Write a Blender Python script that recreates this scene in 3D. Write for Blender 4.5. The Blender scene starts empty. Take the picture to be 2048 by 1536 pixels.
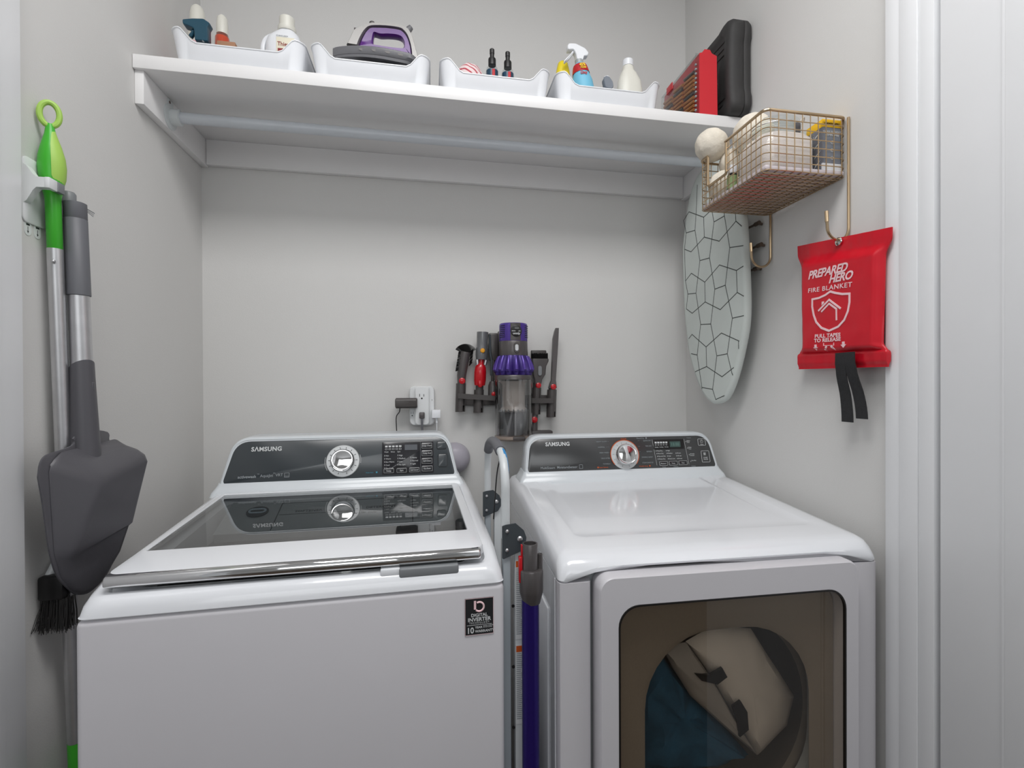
import bpy, bmesh, math, random
from mathutils import Vector, Matrix, noise
random.seed(7)
PI = math.pi
S = bpy.context.scene
COL = S.collection

# ------------------------------------------------------------------ camera
cd = bpy.data.cameras.new('camera'); cam = bpy.data.objects.new('camera', cd); COL.objects.link(cam)
cd.sensor_width = 36.0; cd.lens = 36.0 * 1031.94 / 2048
cd.shift_x = (1024 - 1059.8) / 2048; cd.shift_y = (777.77 - 768) / 2048
cd.clip_start = 0.02
cam.matrix_world = Matrix(((0.98170191, 0.00483823, -0.1903627, 0), (-0.19038341, 0.00425277, -0.9817006, 0),
                           (-0.00394012, 0.99997925, 0.00509607, 1.3831), (0, 0, 0, 1)))
S.camera = cam

# ------------------------------------------------------------------ world, lamps, exposure
w = bpy.data.worlds.new('world'); S.world = w; w.use_nodes = True
bg = w.node_tree.nodes['Background']; bg.inputs[0].default_value = (0.93, 0.965, 1.0, 1); bg.inputs[1].default_value = 0.34
def area(name, loc, rot, sx, sy, power, col=(1, 1, 1)):
    l = bpy.data.lights.new(name, 'AREA'); l.shape = 'RECTANGLE'; l.size = sx; l.size_y = sy; l.energy = power; l.color = col
    o = bpy.data.objects.new(name, l); COL.objects.link(o); o.location = loc; o.rotation_euler = rot
    return o
area('hall_fill_light', (-0.2, -1.8, 2.15), (math.radians(92), 0, 0), 2.0, 1.1, 13, (0.95, 0.98, 1.0))  # unseen fill lamp added behind the camera, no window is built there
area('hall_ceiling_light', (0.1, 0.50, 2.94), (math.radians(4), 0, 0), 1.2, 0.9, 31, (1.0, 0.992, 0.985))
S.cycles.transparent_max_bounces = 40; S.cycles.max_bounces = 12
S.view_settings.view_transform = 'Standard'; S.view_settings.look = 'None'
S.view_settings.gamma = 1.0; S.view_settings.exposure = 0.2; S.view_settings.use_curve_mapping = False

# ------------------------------------------------------------------ materials
def lin(c):
    c = c / 255.0
    return c / 12.92 if c <= 0.04045 else ((c + 0.055) / 1.055) ** 2.4
def mat(name, rgb, rough=0.5, metal=0.0, spec=0.5, var=0.03, vscale=8.0, bump=0.0, bscale=200.0, coat=0.0, alpha=1.0, trans=0.0):
    m = bpy.data.materials.new(name); m.use_nodes = True
    nt = m.node_tree; p = nt.nodes['Principled BSDF']
    c = tuple(lin(v) for v in rgb)
    tc = nt.nodes.new('ShaderNodeTexCoord'); nz = nt.nodes.new('ShaderNodeTexNoise'); nz.inputs['Scale'].default_value = vscale
    nz.inputs['Detail'].default_value = 4
    rp = nt.nodes.new('ShaderNodeValToRGB')
    rp.color_ramp.elements[0].position = 0.3; rp.color_ramp.elements[1].position = 0.7
    rp.color_ramp.elements[0].color = tuple(max(0, v * (1 - var)) for v in c) + (1,)
    rp.color_ramp.elements[1].color = tuple(min(1, v * (1 + var)) for v in c) + (1,)
    nt.links.new(tc.outputs['Object'], nz.inputs['Vector']); nt.links.new(nz.outputs['Fac'], rp.inputs['Fac'])
    nt.links.new(rp.outputs['Color'], p.inputs['Base Color'])
    p.inputs['Roughness'].default_value = rough; p.inputs['Metallic'].default_value = metal
    p.inputs['Specular IOR Level'].default_value = spec; p.inputs['Coat Weight'].default_value = coat
    p.inputs['Transmission Weight'].default_value = trans
    if bump > 0:
        n2 = nt.nodes.new('ShaderNodeTexNoise'); n2.inputs['Scale'].default_value = bscale; n2.inputs['Detail'].default_value = 3
        b = nt.nodes.new('ShaderNodeBump'); b.inputs['Strength'].default_value = bump; b.inputs['Distance'].default_value = 0.002
        nt.links.new(tc.outputs['Object'], n2.inputs['Vector']); nt.links.new(n2.outputs['Fac'], b.inputs['Height'])
        nt.links.new(b.outputs['Normal'], p.inputs['Normal'])
    return m
def glassmat(name, tint, refl=1.45, rough=0.0, boost=0.0):
    m = bpy.data.materials.new(name); m.use_nodes = True
    nt = m.node_tree; nt.nodes.clear()
    out = nt.nodes.new('ShaderNodeOutputMaterial'); mx = nt.nodes.new('ShaderNodeMixShader')
    tr = nt.nodes.new('ShaderNodeBsdfTransparent'); gl = nt.nodes.new('ShaderNodeBsdfGlossy'); fr = nt.nodes.new('ShaderNodeFresnel')
    tr.inputs[0].default_value = tuple(tint) + (1,); gl.inputs['Roughness'].default_value = rough; gl.inputs[0].default_value = (0.95, 0.95, 0.95, 1)
    fr.inputs[0].default_value = refl
    ad = nt.nodes.new('ShaderNodeMath'); ad.operation = 'ADD'; ad.inputs[1].default_value = boost; ad.use_clamp = True
    geo = nt.nodes.new('ShaderNodeNewGeometry'); iv = nt.nodes.new('ShaderNodeMath'); iv.operation = 'SUBTRACT'; iv.inputs[0].default_value = 1.0
    ml_ = nt.nodes.new('ShaderNodeMath'); ml_.operation = 'MULTIPLY'
    nt.links.new(fr.outputs[0], ad.inputs[0]); nt.links.new(geo.outputs['Backfacing'], iv.inputs[1])
    nt.links.new(ad.outputs[0], ml_.inputs[0]); nt.links.new(iv.outputs[0], ml_.inputs[1]); nt.links.new(ml_.outputs[0], mx.inputs[0])
    nt.links.new(tr.outputs[0], mx.inputs[1]); nt.links.new(gl.outputs[0], mx.inputs[2]); nt.links.new(mx.outputs[0], out.inputs[0])
    return m
M = dict(
    wall=mat('wall_paint', (216, 215, 213), 0.6, var=0.01, vscale=2, bump=0.12, bscale=350, spec=0.3),
    trim=mat('trim_paint', (232, 233, 235), 0.35, var=0.01, bump=0.05, bscale=60),
    shelfp=mat('shelf_paint', (236, 235, 235), 0.4, var=0.015, vscale=5, bump=0.1, bscale=40),
    ceil=mat('ceiling_paint', (225, 225, 225), 0.8),
    floor=mat('floor_vinyl', (78, 64, 52), 0.4, var=0.15, vscale=14),
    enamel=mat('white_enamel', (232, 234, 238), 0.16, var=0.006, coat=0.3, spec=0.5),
    enamelshade=mat('white_enamel_shaded', (207, 205, 209), 0.32, var=0.006, spec=0.5),  # same white enamel, darkened so the shade on the fronts is in the colour
    bezel=mat('bezel_white', (218, 223, 227), 0.2, var=0.01),
    panel=mat('panel_dark', (58, 64, 68), 0.22, var=0.05, vscale=4, spec=0.8),
    panel2=mat('panel_dark_warm', (60, 61, 62), 0.2, var=0.05, vscale=4, spec=0.8),
    display=mat('display_black', (38, 38, 42), 0.12, var=0.1, spec=0.6),
    lcd=mat('lcd_grey', (82, 86, 92), 0.2, var=0.05),
    button=mat('button_dark', (30, 31, 35), 0.2, var=0.05, spec=0.7),
    keyline=mat('keyline_grey', (120, 124, 128), 0.3),
    print=mat('white_print', (215, 217, 218), 0.4, var=0.02),
    printdim=mat('grey_print', (150, 156, 160), 0.4, var=0.02),
    printdark=mat('dark_print', (28, 30, 32), 0.5),
    orange=mat('orange_print', (214, 96, 38), 0.4),
    teal=mat('teal_print', (40, 150, 175), 0.4),
    chrome=mat('chrome', (222, 222, 222), 0.06, metal=1.0, var=0.02),
    satin=mat('brushed_aluminium', (206, 206, 208), 0.42, metal=1.0, var=0.05, vscale=30),
    dial=mat('dial_silver', (205, 207, 208), 0.35, metal=0.3),
    gap=mat('dark_gap_shade', (18, 18, 19), 0.7),  # near-black that paints the shade in gaps, slots and openings; also outlines keys
    gasket=mat('gasket_black', (22, 20, 19), 0.35),
    latch=mat('latch_grey', (128, 131, 134), 0.4),
    inner=mat('inner_plastic', (165, 170, 172), 0.35),
    tub=mat('tub_plastic', (176, 196, 208), 0.3),
    drum=mat('drum_enamel', (142, 134, 124), 0.45, var=0.04, vscale=300),
    grey=mat('grey_plastic', (84, 83, 88), 0.42, var=0.03, bump=0.08, bscale=500),
    grip=mat('grip_grey', (100, 101, 106), 0.5, var=0.02),
    dkgrey=mat('dark_grey_plastic', (72, 68, 67), 0.35, var=0.05),
    dkgrey2=mat('gunmetal_plastic', (92, 88, 88), 0.3, metal=0.4, var=0.05),
    bluegrey=mat('bracket_grey', (62, 68, 73), 0.45),
    black=mat('black_plastic', (22, 21, 22), 0.4, var=0.1),
    case=mat('black_case', (52, 51, 51), 0.6, var=0.08, vscale=60, bump=0.3, bscale=900),
    bristle=mat('black_bristle', (20, 18, 18), 0.6),
    white=mat('white_plastic', (234, 236, 240), 0.3, var=0.01),
    outlet=mat('outlet_white', (226, 228, 229), 0.3, var=0.01),
    green=mat('green_plastic', (66, 178, 48), 0.35, var=0.04),
    lime=mat('lime_rubber', (165, 205, 92), 0.5, var=0.03),
    red=mat('red_plastic', (190, 14, 28), 0.25, var=0.04, coat=0.3),
    yelbtn=mat('amber_button', (232, 160, 20), 0.3),
    purple=mat('purple_plastic', (84, 62, 150), 0.25, metal=0.3, var=0.05),
    purpledk=mat('purple_tube', (48, 32, 120), 0.25, metal=0.55, var=0.05, vscale=200),
    ironpur=mat('iron_purple', (92, 38, 128), 0.3, var=0.08, coat=0.1),
    irongrey=mat('iron_grey', (112, 112, 116), 0.4),
    ironsilver=mat('iron_silver', (134, 132, 130), 0.3, metal=0.25),
    brass=mat('champagne_metal', (196, 172, 140), 0.28, metal=1.0, var=0.03),
    bronze=mat('dark_bronze', (112, 98, 88), 0.35, metal=0.7),
    wool=mat('felted_wool', (222, 214, 200), 0.95, var=0.05, vscale=40, bump=0.7, bscale=160, spec=0.1),
    powder=mat('washing_powder', (238, 226, 220), 0.95, var=0.02, bump=0.3, bscale=300, spec=0.1),
    liner=mat('marble_liner', (205, 196, 200), 0.5, var=0.03, vscale=20),
    boxgrey=mat('box_grey', (112, 114, 122), 0.5),
    boxlt=mat('box_blue_grey', (124, 130, 140), 0.5),
    boxyel=mat('box_yellow', (240, 190, 24), 0.5),
    cloth=mat('board_cover', (208, 214, 210), 0.9, var=0.03, vscale=10, bump=0.15, bscale=700, spec=0.1),
    line=mat('board_line', (82, 86, 84), 0.9),
    bagred=mat('bag_red', (205, 12, 36), 0.36, var=0.03, vscale=20, bump=0.25, bscale=30),
    bagprint=mat('bag_print', (244, 208, 212), 0.6),
    tape=mat('black_webbing', (36, 36, 38), 0.85, var=0.2, vscale=160, bump=0.4, bscale=600),
    bluesky=mat('blue_sticker', (30, 140, 205), 0.4),
    ladder=mat('ladder_white', (210, 214, 216), 0.3, var=0.01),
    ladderb=mat('ladder_rear', (160, 168, 174), 0.35),
    tealp=mat('teal_plastic', (22, 72, 92), 0.3),
    pink=mat('pink_cloth', (232, 186, 192), 0.8),
    orangeb=mat('orange_liquid', (226, 84, 52), 0.3),
    card=mat('brown_card', (170, 128, 100), 0.8),
    cream=mat('cream_plastic', (226, 224, 214), 0.35),
    label=mat('cream_label', (232, 226, 205), 0.6),
    maroon=mat('maroon_print', (140, 36, 40), 0.6),
    yellow=mat('yellow_plastic', (235, 212, 40), 0.35),
    labred=mat('label_red', (190, 24, 34), 0.5),
    labblue=mat('label_blue', (120, 195, 225), 0.5),
    laby=mat('label_yellow', (245, 215, 40), 0.5),
    navyl=mat('blue_liquid', (40, 78, 105), 0.3),
    rust=mat('amber_bits', (196, 124, 58), 0.45),
    casered=mat('case_red', (205, 30, 44), 0.3),
    bagwhite=mat('mailer_white', (242, 236, 229), 0.6),
    baggrey=mat('mailer_grey', (168, 164, 160), 0.7),
    denim=mat('blue_garment', (52, 104, 138), 0.9, var=0.25, vscale=18, bump=0.5, bscale=60),
    lav=mat('lavender_grey', (176, 172, 182), 0.4),
    clearp=glassmat('clear_plastic', (0.88, 0.9, 0.9), 1.3, 0.05),
    jarg=glassmat('jar_glass', (0.93, 0.95, 0.95), 1.4, 0.02),
    bing=glassmat('bin_clear', (0.80, 0.80, 0.80), 1.6, 0.09, 0.10),
    caseg=glassmat('red_case_clear', (0.82, 0.55, 0.58), 1.3, 0.05),
    lidg=glassmat('lid_glass', (0.66, 0.67, 0.67), 1.75, 0.012, 0.06),
    doorg=glassmat('door_glass', (0.87, 0.84, 0.80), 1.5, 0.01, 0.02),
)

# ------------------------------------------------------------------ geometry helpers
def clamp(v, a=0.0, b=1.0): return max(a, min(b, v))
def smooth(t): t = clamp(t); return t * t * (3 - 2 * t)
def rrect(x0, x1, y0, y1, r, n=6, m=6):
    """closed rounded rectangle, m points along each straight side, n per corner"""
    r = min(r, (x1 - x0) / 2 - 1e-5, (y1 - y0) / 2 - 1e-5); pts = []
    cs = [(x1 - r, y0 + r, -PI / 2), (x1 - r, y1 - r, 0), (x0 + r, y1 - r, PI / 2), (x0 + r, y0 + r, PI)]
    for i, (cx, cy, a0) in enumerate(cs):
        arc = [(cx + r * math.cos(a0 + PI / 2 * k / n), cy + r * math.sin(a0 + PI / 2 * k / n)) for k in range(n + 1)]
        if pts:
            p, q = pts[-1], arc[0]
            for k in range(1, m): pts.append((p[0] + (q[0] - p[0]) * k / m, p[1] + (q[1] - p[1]) * k / m))
        pts += arc
    p, q = pts[-1], pts[0]
    for k in range(1, m): pts.append((p[0] + (q[0] - p[0]) * k / m, p[1] + (q[1] - p[1]) * k / m))
    return pts
def spline(pts, k=6):
    """Catmull-Rom resample of an open polyline"""
    P = [Vector(p) for p in pts]; out = []
    for i in range(len(P) - 1):
        a = P[i - 1] if i else P[0] * 2 - P[1]; b, c = P[i], P[i + 1]; d = P[i + 2] if i + 2 < len(P) else P[-1] * 2 - P[-2]
        for j in range(k):
            t = j / k
            out.append(0.5 * (2 * b + (c - a) * t + (2 * a - 5 * b + 4 * c - d) * t * t + (3 * b - a - 3 * c + d) * t ** 3))
    out.append(P[-1]); return out
class G:
    def __init__(s): s.bm = bmesh.new(); s.m = 0
    def raw(s, vs, fs):
        V = [s.bm.verts.new(v) for v in vs]
        for f in fs:
            try:
                q = s.bm.faces.new([V[i] for i in f]); q.material_index = s.m; q.smooth = True
            except ValueError: pass
        return s
    def merge(s, b, mtx=None):
        b.verts.ensure_lookup_table()
        for i, v in enumerate(b.verts): v.index = i
        vs = [(mtx @ v.co if mtx else v.co.copy()) for v in b.verts]
        fs = [[v.index for v in f.verts] for f in b.faces]; b.free(); return s.raw(vs, fs)
    def box(s, x0, x1, y0, y1, z0, z1, b=0.0, seg=2, mtx=None):
        t = bmesh.new(); bmesh.ops.create_cube(t, size=1)
        for v in t.verts: v.co = Vector((x0 + (v.co.x + .5) * (x1 - x0), y0 + (v.co.y + .5) * (y1 - y0), z0 + (v.co.z + .5) * (z1 - z0)))
        if b > 0: bmesh.ops.bevel(t, geom=t.edges[:], offset=b, segments=seg, affect='EDGES', profile=0.5)
        return s.merge(t, mtx)
    def loft(s, rings, c0=True, c1=True, closed=True, wrap=False):
        n = len(rings[0]); vs = [v for r in rings for v in r]; fs = []
        R = len(rings)
        for i in range(R if wrap else R - 1):
            a, b = i * n, ((i + 1) % R) * n
            for j in range(n if closed else n - 1):
                k = (j + 1) % n; fs.append((a + j, a + k, b + k, b + j))
        if c0: fs.append(tuple(range(n - 1, -1, -1)))
        if c1: fs.append(tuple((R - 1) * n + j for j in range(n)))
        return s.raw(vs, fs)
    def lathe(s, prof, c=(0, 0, 0), axis=(0, 0, 1), n=32, cap=True, mod=None):
        q = Vector((0, 0, 1)).rotation_difference(Vector(axis).normalized()); c = Vector(c); rings = []
        for (r, z) in prof:
            rings.append([c + q @ Vector(((r if not mod else mod(r, z, 2 * PI * k / n)) * math.cos(2 * PI * k / n),
                                          (r if not mod else mod(r, z, 2 * PI * k / n)) * math.sin(2 * PI * k / n), z)) for k in range(n)])
        return s.loft(rings, cap, cap)
    def tube(s, pts, r, n=8, closed=False, cap=True):
        P = [Vector(p) for p in pts]; N = len(P); rr = r if isinstance(r, (list, tuple)) else [r] * N
        T = []
        for i in range(N):
            a = P[(i - 1) % N] if (closed or i) else P[0]; b = P[(i + 1) % N] if (closed or i < N - 1) else P[-1]
            T.append((b - a).normalized())
        u = T[0].orthogonal().normalized(); rings = []
        for i in range(N):
            if i:
                q = T[i - 1].rotation_difference(T[i]); u = (q @ u); u = (u - T[i] * u.dot(T[i])).normalized()
            v = T[i].cross(u)
            rings.append([P[i] + (u * math.cos(2 * PI * k / n) + v * math.sin(2 * PI * k / n)) * rr[i] for k in range(n)])
        return s.loft(rings, cap and not closed, cap and not closed, True, closed)
    def strip(s, pts, rad, hgt, n=4):
        return s.tube(pts, rad, n)
    def prism(s, poly, f0, f1):
        """poly of 2d points, f0/f1 map (a,b) to the two faces"""
        return s.loft([[Vector(f0(a, b)) for a, b in poly], [Vector(f1(a, b)) for a, b in poly]])
    def sph(s, c, r, sub=4, nz=0.0, sc=(1, 1, 1)):
        t = bmesh.new(); bmesh.ops.create_icosphere(t, subdivisions=sub, radius=1)
        for v in t.verts:
            k = 1 + nz * noise.noise(v.co * 2.5 + Vector(c) * 9)
            v.co = Vector((v.co.x * sc[0], v.co.y * sc[1], v.co.z * sc[2])) * r * k + Vector(c)
        return s.merge(t)
    def text(s, body, size, fn, align='LEFT', ext=0.0004, off=0.0, shear=0.0, sx=1.0, sp=1.0):
        """flat lettering; fn maps (u, v, h) to a point"""
        c = bpy.data.curves.new('lettering', 'FONT'); c.body = body; c.size = size; c.align_x = align; c.offset = off; c.shear = shear
        c.extrude = ext / 2; c.resolution_u = 3; c.space_character = sp; c.fill_mode = 'BOTH'
        o = bpy.data.objects.new('lettering', c); COL.objects.link(o)
        bpy.context.view_layer.update()
        me = bpy.data.meshes.new_from_object(o.evaluated_get(bpy.context.evaluated_depsgraph_get()))
        s.raw([fn(v.co.x * sx, v.co.y, v.co.z + ext / 2) for v in me.vertices], [tuple(p.vertices) for p in me.polygons])
        bpy.data.objects.remove(o); bpy.data.curves.remove(c); bpy.data.meshes.remove(me); return s
    def build(s, name, mats, parent=None, label=None, ang=35, local=False, kind=None):
        if not isinstance(mats, (list, tuple)): mats = [mats]
        bmesh.ops.recalc_face_normals(s.bm, faces=s.bm.faces[:])
        me = bpy.data.meshes.new(name); s.bm.to_mesh(me); s.bm.free()
        for q in mats: me.materials.append(q)
        me.set_sharp_from_angle(angle=math.radians(ang))
        o = bpy.data.objects.new(name, me); COL.objects.link(o)
        if parent:
            root = parent
            while root.parent: root = root.parent
            if not local: me.transform(root.matrix_basis.inverted())
            o.parent = parent
        if label: o['label'] = label
        if kind: o['kind'] = kind
        return o
def thing(name, label, cat, loc=(0, 0, 0), rz=0.0, group=None):
    o = bpy.data.objects.new(name, None); COL.objects.link(o); o.location = loc; o.rotation_euler = (0, 0, rz)
    o.empty_display_size = 0.05
    o.matrix_basis = Matrix.Translation(loc) @ Matrix.Rotation(rz, 4, 'Z')
    o['label'] = label; o['category'] = cat
    if group: o['group'] = group
    return o
def tag(o, label, cat, group=None):
    o['label'] = label; o['category'] = cat
    if group: o['group'] = group
    return o
def XY(y): return (lambda a, b: (a, y, b))
def aff(o, du, dv, dn):
    o, du, dv, dn = Vector(o), Vector(du), Vector(dv), Vector(dn)
    return lambda u, v, h: o + du * u + dv * v + dn * h

# ------------------------------------------------------------------ the closet and the hall in front of it
XL, XR, YB = -0.7037, 0.949, 1.7979
ZC = 2.95
def struct(name, g, m): return g.build(name, m, kind='structure')
struct('floor', G().box(-2.6, 2.6, -2.6, YB + .1, -0.05, 0.0), M['floor'])
struct('ceiling', G().box(-2.6, 2.6, -2.6, YB + .1, ZC, ZC + .05), M['ceil'])
struct('wall_back', G().box(XL - .1, XR + .1, YB, YB + .1, 0, ZC), M['wall'])
struct('wall_left', G().box(XL - .1, XL, 0.95, YB, 0, ZC), M['wall'])
struct('wall_right', G().box(XR, XR + .1, 0.86, YB, 0, ZC), M['wall'])
# the wall the closet opens through, either side of the opening
struct('wall_front_left', G().box(-2.6, XL - .02, 0.62, 0.95, 0, ZC), M['wall'])
struct('wall_front_right', G().box(XR + .1, 2.6, 0.70, 0.86, 0, ZC), M['wall'])
g = G().box(XL - .02, -0.684, 0.60, 1.034, 0, ZC - .3, .001); g.box(-.684, -0.680, .60, 0.985, 0, ZC - .3, .001); g.box(-.681, -0.672, .60, 0.955, 0, ZC - .3, .002)
struct('trim_left', g, M['trim'])
g = G()
g.box(.930, XR + .004, .8790, .9137, 0, ZC - .3, .002); g.box(.9275, .96, .8400, .8786, 0, ZC - .3, .0015); g.box(.9300, .96, .8075, .8396, 0, ZC - .3, .0015)
g.box(.955, .99, .79, .81, 0, ZC - .3)
struct('trim_right', g, M['trim'])
# open door leaf folded back beside the opening, with a raised edge stile
g = G().box(.932, .968, .10, .7975, 0.01, ZC - .35, .002); g.box(.9255, .934, .40, .6840, 0.01, ZC - .35, .003); g.box(.928, .934, .6830, .6900, 0.01, ZC - .35, .0015)
struct('door_1', g, M['trim'])
struct('wall_hall', G().box(-2.6, 2.6, -2.6, -2.5, 0, ZC), M['wall'])

# ------------------------------------------------------------------ shelf with its cleats, and the rod
zs, th, YF = 2.1922, 0.0335, 1.4114
t = thing('wall_shelf', 'long white painted shelf across the closet, above the hanging rod', 'shelf', (0.12, YB, zs))
G().box(XL + .001, XR - .001, YF, YB - .001, zs - th, zs, .0015).build('board', M['shelfp'], t)
G().box(XL + .0005, XL + .0205, YF + .0102, YB - .001, zs - th - .0815, zs - th, .001).build('side_cleat', M['shelfp'], t)
G().box(XR - .0205, XR - .0005, YF + .0102, YB - .001, zs - th - .0815, zs - th, .001).build('side_cleat', M['shelfp'], t)
G().box(XL + .021, XR - .021, YB - .020, YB - .0005, zs - th - .078, zs - th, .001).build('back_cleat', M['shelfp'], t)
t = thing('closet_rod', 'white metal hanging rod under the shelf', 'rod', (0.12, 1.55, 2.10))
G().lathe([(.0145, 0), (.0145, XR - XL - .046)], (XL + .023, 1.55, 2.111), (1, 0, 0), 28).build('pole', mat('rod_white', (205, 210, 216), 0.3), t)
for sx, x in ((1, XL + .0206), (-1, XR - .0206)):
    g = G(); g.lathe([(.033, 0), (.033, .004), (.021, .006), (.021, .026), (.018, .028), (.0152, .028)], (x, 1.55, 2.111), (sx, 0, 0), 28)
    g.box(x, x + sx * .003, 1.535, 1.565, 2.12, 2.155, .001)
    g.m = 1; g.lathe([(.004, 0), (.004, .004)], (x, 1.543, 2.147), (sx, 0, 0), 8); g.lathe([(.004, 0), (.004, .004)], (x, 1.562, 2.137), (sx, 0, 0), 8)
    g.build('flange', [mat('flange_white', (214, 219, 220), 0.35), M['bronze']], t)

# ------------------------------------------------------------------ washer
W, D = .686, .745
WY = 0.036921
t = washer = thing('washing_machine', 'white top-load washer with smoky glass lid, left machine', 'washing machine', (-.5504, .9294, 0), WY)
def loc(g, name, m, parent=None, label=None, ang=35): return g.build(name, m, parent or t, label, ang, local=True)
loc(G().box(0, W, 0, D - .01, .02, 1.0150, .010, 3), 'cabinet', M['enamelshade'])
def hzw(x, y): return 1.047 + .022 * smooth(y / .10) + (1.099 - 1.069) * clamp((y - .08) / .48)
def hzd(x, y): return 1.058 + (1.098 - 1.058) * clamp(y / .57)
def R3(i, zf, x0=0, x1=W, y0=0, y1=D, r=.03, fy=1.0, n=8, m=12):
    return [Vector((x, y, zf(x, y))) for x, y in rrect(x0 + i, x1 - i, y0 + i * fy, y1 - i, max(r - i * .4, .006), n, m)]
rings = [R3(0.003, lambda x, y: 1.0150, r=.013), R3(0, lambda x, y: 1.0180, r=.014), R3(0, lambda x, y: hzw(x, y) - .030, r=.018), R3(.0025, lambda x, y: hzw(x, y) - .016, r=.024), R3(.008, lambda x, y: hzw(x, y) - .006),
         R3(.016, lambda x, y: hzw(x, y) - .0008), R3(.022, lambda x, y: hzw(x, y))]
def C3(dx0, x1, y0, y1, zf, r): return [Vector((x, y, zf(x, y))) for x, y in rrect(dx0, x1, y0, y1, r, 8, 12)]
rings += [C3(.027, .655, .025, .570, lambda x, y: hzw(x, y) - .003, .022), C3(.030, .652, .031, .566, lambda x, y: hzw(x, y) - .010, .020),
          C3(.050, .636, .060, .548, lambda x, y: hzw(x, y) - .020, .03), C3(.055, .632, .066, .547, lambda x, y: 1.02, .03),
          C3(.060, .628, .072, .545, lambda x, y: 0.97, .04)]
loc(G().loft(rings, True, False), 'top_frame', M['enamel'])
# inside of the machine
g = G(); rings = [C3(.059, .629, .071, .546, lambda x, y: 0.972, .04), C3(.085, .60, .085, .535, lambda x, y: .965, .20), C3(.10, .585, .09, .53, lambda x, y: .93, .215), C3(.10, .585, .09, .53, lambda x, y: .62, .215)]
g.loft(rings, False, True); loc(g, 'tub', M['inner'])
cx, cy = .3425, .31
g = G().lathe([(.232, .945), (.242, .985), (.236, .998), (.222, .998), (.212, .985), (.205, .95), (.205, .62)], (cx, cy, 0), (0, 0, 1), 48, False)
for v in g.bm.verts: v.co.x = cx + (v.co.x - cx) * 1.08; v.co.y = cy + (v.co.y - cy) * .93
loc(g, 'wash_basket', M['tub'])
# dispenser shelf under the back of the lid
def zdis(y): return 1.036 + (y - .40) * .30
g = G(); g.prism([(.40, 1.036), (.546, 1.0798), (.546, 1.02), (.41, 1.01)], lambda a, b: (.062, a, b), lambda a, b: (.626, a, b)); loc(g, 'dispenser_shelf', M['inner'])
fs = aff((0, .40, 1.0365), (1, 0, 0), Vector((0, 1, .3)).normalized(), Vector((0, -.3, 1)).normalized())
g = G().text('SOFTENER', .014, lambda u, v, h: fs(u + .225, v + .085, h)); g.text('DETERGENT', .014, lambda u, v, h: fs(u + .40, v + .085, h), off=.0003)
g.text('do not overfill the dispenser  drawer', .008, lambda u, v, h: fs(u + .31, v + .062, h))
for x0, x1, v0, v1 in ((.19, .52, .0755, .0765), (.185, .187, .005, .135), (.52, .522, .005, .135), (.185, .522, .134, .136)):
    g.loft([[fs(x0, v0, 0), fs(x1, v0, 0), fs(x1, v1, 0), fs(x0, v1, 0)], [fs(x0, v0, .0006), fs(x1, v0, .0006), fs(x1, v1, .0006), fs(x0, v1, .0006)]])
loc(g, 'dispenser_print', M['printdark'], washer)
g = G(); cc = fs(.135, .095, .0005)
g.lathe([(.026, 0), (.026, .002), (.023, .003)], cc, (0, -.3, 1), 32); loc(g, 'water_inlet', M['black'])
g = G(); rg = [fs(x, y, .004) for x, y in rrect(.116, .154, .086, .104, .009, 6, 2)]; g.tube(rg, .0026, 8, True); loc(g, 'inlet_ring', M['tub'])
# lid
def zl(y): return 1.0795 + (y - .03) * (1.1035 - 1.0795) / .53
def LR(x0, x1, y0, y1, r, dz): return [Vector((x, y, zl(y) + dz)) for x, y in rrect(x0, x1, y0, y1, r, 6, 8)]
lid = G().loft([LR(.0302, .6515, .0225, .564, .020, -.016), LR(.0302, .6515, .0225, .564, .020, -.004), LR(.032, .6495, .0243, .562, .018, -.0006), LR(.035, .6465, .0275, .559, .017, 0),
          LR(.0415, .632, .1300, .5475, .004, 0), LR(.0430, .6305, .1315, .546, .004, -.0022), LR(.0430, .6305, .1315, .546, .004, -.012)], False, False, wrap=True)
lid = loc(lid, 'lid', M['enamel'])
loc(G().loft([LR(.0430, .6305, .1315, .546, .004, -.0060), LR(.0430, .6305, .1315, .546, .004, -.0016)]), 'lid_glass', M['lidg'], lid, 'smoky see-through glass of the lid')
prof = [(.030, 1.0785), (.0225, 1.0785), (.0155, 1.0745), (.0125, 1.068), (.0135, 1.0615), (.0185, 1.0575), (.027, 1.0565)]
g = G(); xs = [(.0300, .35), (.0315, .8), (.034, 1), (.640, 1), (.6435, .8), (.645, .35)]
g.loft([[Vector((x, .0245 + (a - .0245) * k, 1.067 + (b - 1.067) * (.6 + .4 * k))) for a, b in prof] for x, k in xs])
loc(g, 'lid_handle', M['chrome'], lid, 'chrome trim along the front of the lid', 50)
loc(G().box(.495, .602, .006, .045, 1.0375, 1.0555, .0035, 3), 'lid_latch', M['latch'], lid, 'grey finger pull under the chrome trim')
loc(G().box(.462, .497, .010, .045, 1.041, 1.0555, .003), 'latch_recess', M['enamel'])
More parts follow.
